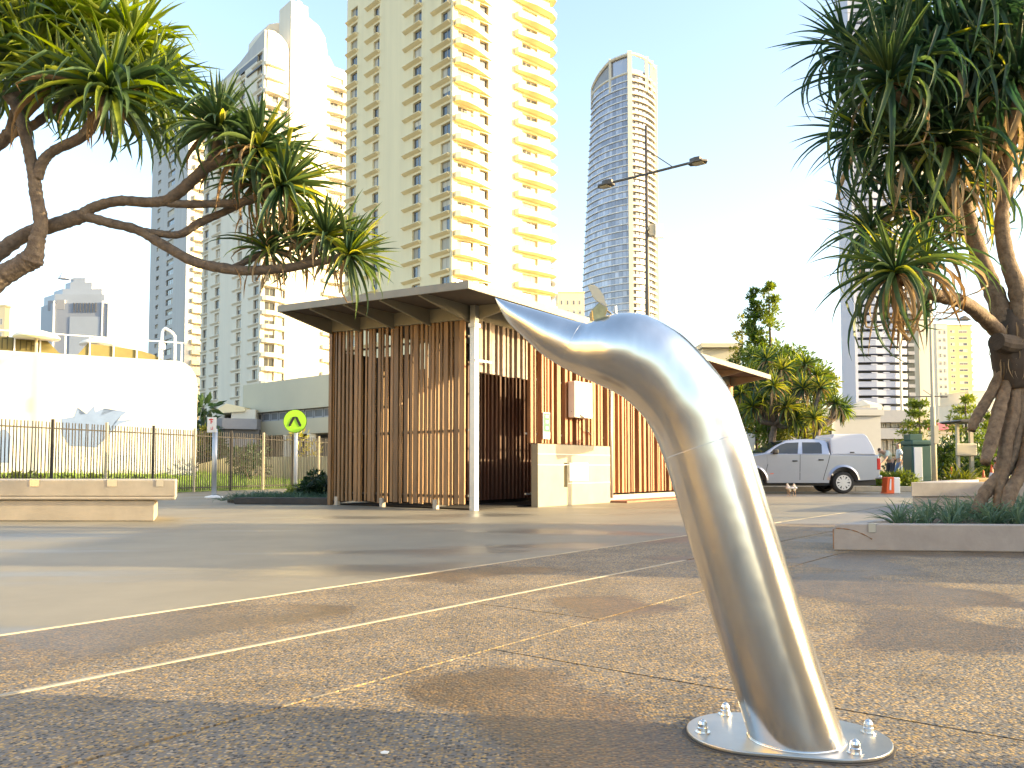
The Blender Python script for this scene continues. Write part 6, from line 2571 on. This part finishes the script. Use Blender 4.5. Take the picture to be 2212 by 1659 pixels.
def cone(u, v, Y, h, label):
    p_ = px(u, v, Y)
    root = empty('traffic_cone', (p_.x, Y, .16), 0, label, 'cone', 'cones by the garden on the right')
    m = MB()
    m.box(-.16 * h / .7, .16 * h / .7, -.16 * h / .7, .16 * h / .7, 0, .03)
    m.lathe([(.125 * h / .7, .0305), (.02, h)], (0, 0, 0), 14)
    build('cone_body', m, 'orange', root)
    m = MB()
    m.lathe([(.092 * h / .7, h * .35), (.062 * h / .7, h * .62)], (0, 0, 0), 14)
    build('white_band', m, 'white_paint', root)


cone(2056, 1042, 32, .75, 'orange cone in front of the spiky grass')
cone(2125, 1042, 33, .62, 'leftmost orange cone of the pair by the logs')
cone(2143, 1042, 33, .85, 'taller orange cone next to the person in orange')
lg = px(2085, 1035, 32.5)
lo = empty('log', (lg.x, 32.5, .16), R(8), 'cut log lying in the garden behind the tall planter', 'log')
m = MB()
m.lathe([(.16, 0), (.17, .3), (.15, 1.6)], (0, 0, .17), 12, axis='x')
build('trunk_section', m, 'log', lo)
shrub('light green shrub left of the bin cabinet', 1945, 1050, 31.4, 1.5, .75, 'foliage_mid', 14, 130, .08, seed=41)
shrub('bright shrub directly behind the orange barrier', 1918, 1050, 31.6, 1.2, .8, 'foliage_mid', 12, 130, .08, seed=47)
shrub('dark shrub behind the bin cabinet', 1968, 1000, 34.5, 2.4, 2.0, 'foliage_dark', 16, 130, .11, seed=42)
shrub('dark leafy bush under the pale shelter', 2062, 1000, 36, 3.4, 2.6, 'foliage_dark', 20, 130, .12, seed=43)
shrub('bush left of the pale shelter with yellow flowers', 2040, 970, 35, 1.8, 2.6, 'foliage_mid', 14, 110, .11, seed=44)
shrub('tall leafy bush right of the pale shelter', 2130, 990, 37, 3.6, 2.9, 'foliage_mid', 20, 130, .12, seed=45)
shrub('leafy bush behind the prop roots at the right edge', 2195, 1000, 34, 2.8, 2.3, 'foliage_mid', 16, 120, .11, seed=46)
for u, lab, vt in ((2085, 'layered pine in front of the yellow tower', 862), (2140, 'layered pine right of the pale shelter', 900), (1985, 'small dark palm like tree by the corner building', 872)):
    q = px(u, vt, 52)
    rg = random.Random(u)
    root = empty('norfolk_pine', (q.x, 52, 0), 0, lab, 'tree')
    m = MB()
    m.tube([(q.x, 52, 0), (q.x, 52, q.z)], [.16, .03], 8)
    build('trunk', m, 'bark', root, world=True)
    cl_ = []
    for k in range(5):
        z = q.z - .15 - k * .62
        r_ = .45 + .22 * k
        for j in range(7):
            a = rg.uniform(0, 6.28)
            for f in (.4, .7, 1):
                cl_.append((q.x + math.cos(a) * r_ * f, 52 + math.sin(a) * r_ * f, z + .15 * f, .14))
    leaf_cloud('foliage_mid', cl_, 16, .16, rg, 'crown', root, kind='stuff')
pt = px(1965, 872, 58)
shrub('pale green rooftop tree on the corner building', 1962, 880, 63, 2.4, px(1, 862, 63).z, 'foliage_yellow', 6, 60, .25, seed=51)
it = []
rg = random.Random(9)
c = px(2072, 1030, 31.8)
for j in range(120):
    s_ = rg.uniform(1.2, 2.6)
    it.append((Matrix.Translation((c.x + rg.uniform(-.35, .35), 31.8 + rg.uniform(-.3, .3), .15)) @ Matrix.Rotation(rg.uniform(0, 6.28), 4, 'Z') @ Matrix.Rotation(-rg.uniform(.75, 1.45), 4, 'Y') @ Matrix.Diagonal((s_, s_ * 1.3, s_, 1)), rg.choice(LV['strap']['leaf_a'])))
gr_ = empty('spiky_grass', (c.x, 31.8, .15), 0, 'tall bright spiky grass clump right of the lamp post', 'plant')
joined('blades', it, 'foliage_yellow', gr_)

# ------------------------------------------------------------------ street lamps
lm = empty('street_lamp', (px(1398, 700, 32.3).x, 32.3, 0), 0, 'dark double armed street lamp rising behind the slatted block', 'street lamp')
pb_, pt_ = px(1399, 690, 32.3), px(1398, 272, 32.3)
m = MB()
m.tube([(pb_.x, 32.3, 0), (pb_.x, 32.3, pt_.z * .55), (pb_.x, 32.3, pt_.z * .56), (pb_.x, 32.3, pt_.z)], [.115, .10, .085, .05], 12)
build('pole', m, 'lamp_dark', lm, world=True, smooth=True)
ph = px(1398, 376, 32.3)
hR, hL = px(1488, 352, 31.2), px(1325, 394, 33.3)
hR.z = hL.z = (hR.z + hL.z) / 2
ctr = Vector((pb_.x, 32.3, ph.z))
for hp, w_ in ((hR, 1), (hL, 0)):
    d = (hp - ctr)
    d.z = 0
    d.normalize()
    m = MB()
    m.tube([ctr, hp], .05, 8)
    build('arm', m, 'lamp_dark', lm, world=True)
    qd = Matrix.Translation(hp) @ Matrix.Rotation(math.atan2(d.y, d.x), 4, 'Z')
    m = MB()
    m.prism([(0, -.13), (.28, -.26), (.62, -.24), (.78, 0), (.62, .24), (.28, .26), (0, .13)], 'z', -.10, -.02, M=qd)
    i = len(m.v)
    m.prism([(.05, -.08), (.30, -.16), (.5, -.12), (.5, .12), (.30, .16), (.05, .08)], 'z', -.02, .14, M=qd)
    hd_ = build('lamp_head', m, 'lamp_dark', lm, world=True, bevel=.02)
    m = MB()
    m.prism([(.2, -.17), (.6, -.17), (.6, .17), (.2, .17)], 'z', -.125, -.101, M=qd)
    build('lens', m, 'lamp_lens', hd_, world=True)
    if w_:
        m = MB()
        m.tube([ctr + Vector((0, 0, 1.0)), ctr.lerp(hp, .62) + Vector((0, 0, .03))], .02, 6)
        build('stay_rod', m, 'lamp_dark', lm, world=True)
m = MB()
a, b = px(1416, 514, 32.1), px(1433, 484, 32.1)
m.box(a.x, b.x, 32.05, 32.12, a.z, b.z)
build('antenna_panel', m, 'white_paint', lm, world=True)
m = MB()
q = px(1408, 494, 32.2)
m.box(pb_.x, a.x + .02, 32.15, 32.25, q.z - .05, q.z + .05)
m.box(pb_.x + .08, q.x + .12, 32.1, 32.3, q.z - .3, q.z + .15)
build('panel_bracket', m, 'kiosk_beige', lm, world=True)

l2 = empty('street_lamp', (px(2018, 1000, 31).x, 31, 0), 0, 'slim grey street lamp with several thin arms beside the bin cabinet', 'street lamp')
xb_ = px(2018, 1000, 31).x
m = MB()
m.tube([(xb_, 31, 0), (xb_, 31, px(1, 880, 31).z), (xb_, 31, px(1, 878, 31).z), (xb_, 31, px(1, 560, 31).z)], [.10, .095, .06, .04], 10)
build('pole', m, 'fence_post', l2, world=True, smooth=True)
for u_, v_ in ((2070, 689), (1980, 691)):
    m = MB()
    q = px(u_, v_, 31)
    m.tube([(xb_, 31, q.z), q], .028, 6)
    build('arm', m, 'lamp_dark', l2, world=True)
    m = MB()
    s_ = 1 if u_ > 2018 else -1
    m.prism([(q.x, q.z - .05), (q.x + s_ * .42, q.z - .05), (q.x + s_ * .3, q.z + .03), (q.x + s_ * .18, q.z + .11)], 'y', 30.85, 31.15)
    build('lamp_head', m, 'lamp_dark', l2, world=True)
m = MB()
q1, q2 = px(1962, 857, 31), px(2034, 856, 31)
m.tube([q1, q2], .022, 6)
m.tube([px(1994, 842, 31), (xb_, 31, q2.z)], .012, 6)
m.box(q2.x - .02, q2.x + .2, 30.95, 31.05, q2.z - .05, q2.z + .01)
build('arm', m, 'lamp_dark', l2, world=True)
m = MB()
m.box(xb_ - .04, xb_ + .13, 30.86, 31.0, px(1, 958, 31).z, px(1, 920, 31).z)
build('control_box', m, 'kiosk_beige', l2, world=True)

# ------------------------------------------------------------------ unseen blocks and a hidden post, added for their shadows and reflections
def unseen_block(name, label, x0, x1, y0, y1, h, mt='kiosk_beige'):  # plain building shape for the added off-view blocks
    root = empty(name, (x0, y0, 0), 0, label, 'building')
    m = MB()
    m.box(x0, x1, y0, y1, 0, h - .25)
    build('wall', m, mt, root, world=True)
    m = MB()
    m.box(x0 - .35, x1 + .35, y0 - .05, y1 + .05, h - .25, h)
    build('roof', m, 'roof_grey', root, world=True, bevel=.03)
    for k in range(int((y1 - y0) / 2.2)):
        m = MB()
        m.box(x0 - .04, x0 - .003, y0 + .5 + 2.2 * k, y0 + 1.9 + 2.2 * k, 1.0, min(2.4, h - .6))
        build('shutter', m, 'podium_grey', root, world=True)


unseen_block('shade_block', 'long unseen block added right of the low planter to shade the plaza', 13.0, 18.0, 4.65, 10.0, 4.3)  # added out of view to shade the middle of the plaza
unseen_block('shade_block', 'low unseen block added right of the tall planter to shade it', 21.0, 26.0, 11.6, 15.6, 3.4)  # added out of view, keeps the tall planter in shade
unseen_block('front_shade_block', 'low unseen block added behind the camera on the right to shade the foreground', 7.2, 12.0, -9.0, 0.8, 3.6)  # unseen addition whose shadow covers the nearest paving
unseen_block('ute_shade_block', 'pale unseen block added right of the parked ute to shade it', 25.0, 34.0, 22.5, 27.5, 5.2)  # unseen addition that throws shade over the ute
unseen_block('apartment_building', 'yellow unseen block added left of the camera for a gold reflection in the pipe', -40.0, -26.0, -22.0, 7.0, 11.0, 'yellow_tower')  # unseen addition, placed for the gold band reflected on the pipe
post_ = empty('shadow_post', (4.75, 18.7, 0), 0, 'slim post with a flat head added unseen behind the steel pipe to shade the low wall', 'post')  # added hidden post, shaped to cast the shadow on the low wall
m = MB()
m.box(4.68, 4.82, 18.6, 18.75, 0, 2.2)
build('post', m, 'galv', post_, world=True)
m = MB()
m.box(4.55, 4.95, 18.2, 19.6, 2.0, 2.25)
build('head', m, 'galv', post_, world=True)

# ------------------------------------------------------------------ distant hills
m = MB()
rg = random.Random(1)
N_ = 60
for i in range(N_ + 1):
    x = -400 + 2200 * i / N_
    h = 60 + 60 * max(0, math.sin((x - 500) / 600)) + 12 * math.sin(x / 90) + 6 * math.sin(x / 37)
    m.v += [(x, 1500, -1), (x, 1560, h * .7 if x > 200 else 20), (x, 1700, h if x > 200 else 26), (x, 1900, -1)]
for i in range(N_):
    for j in range(3):
        a = i * 4 + j
        m.f.append((a, a + 4, a + 5, a + 1))
        m.mi.append(0)
build('hills', m, 'hill', kind='structure', smooth=True)
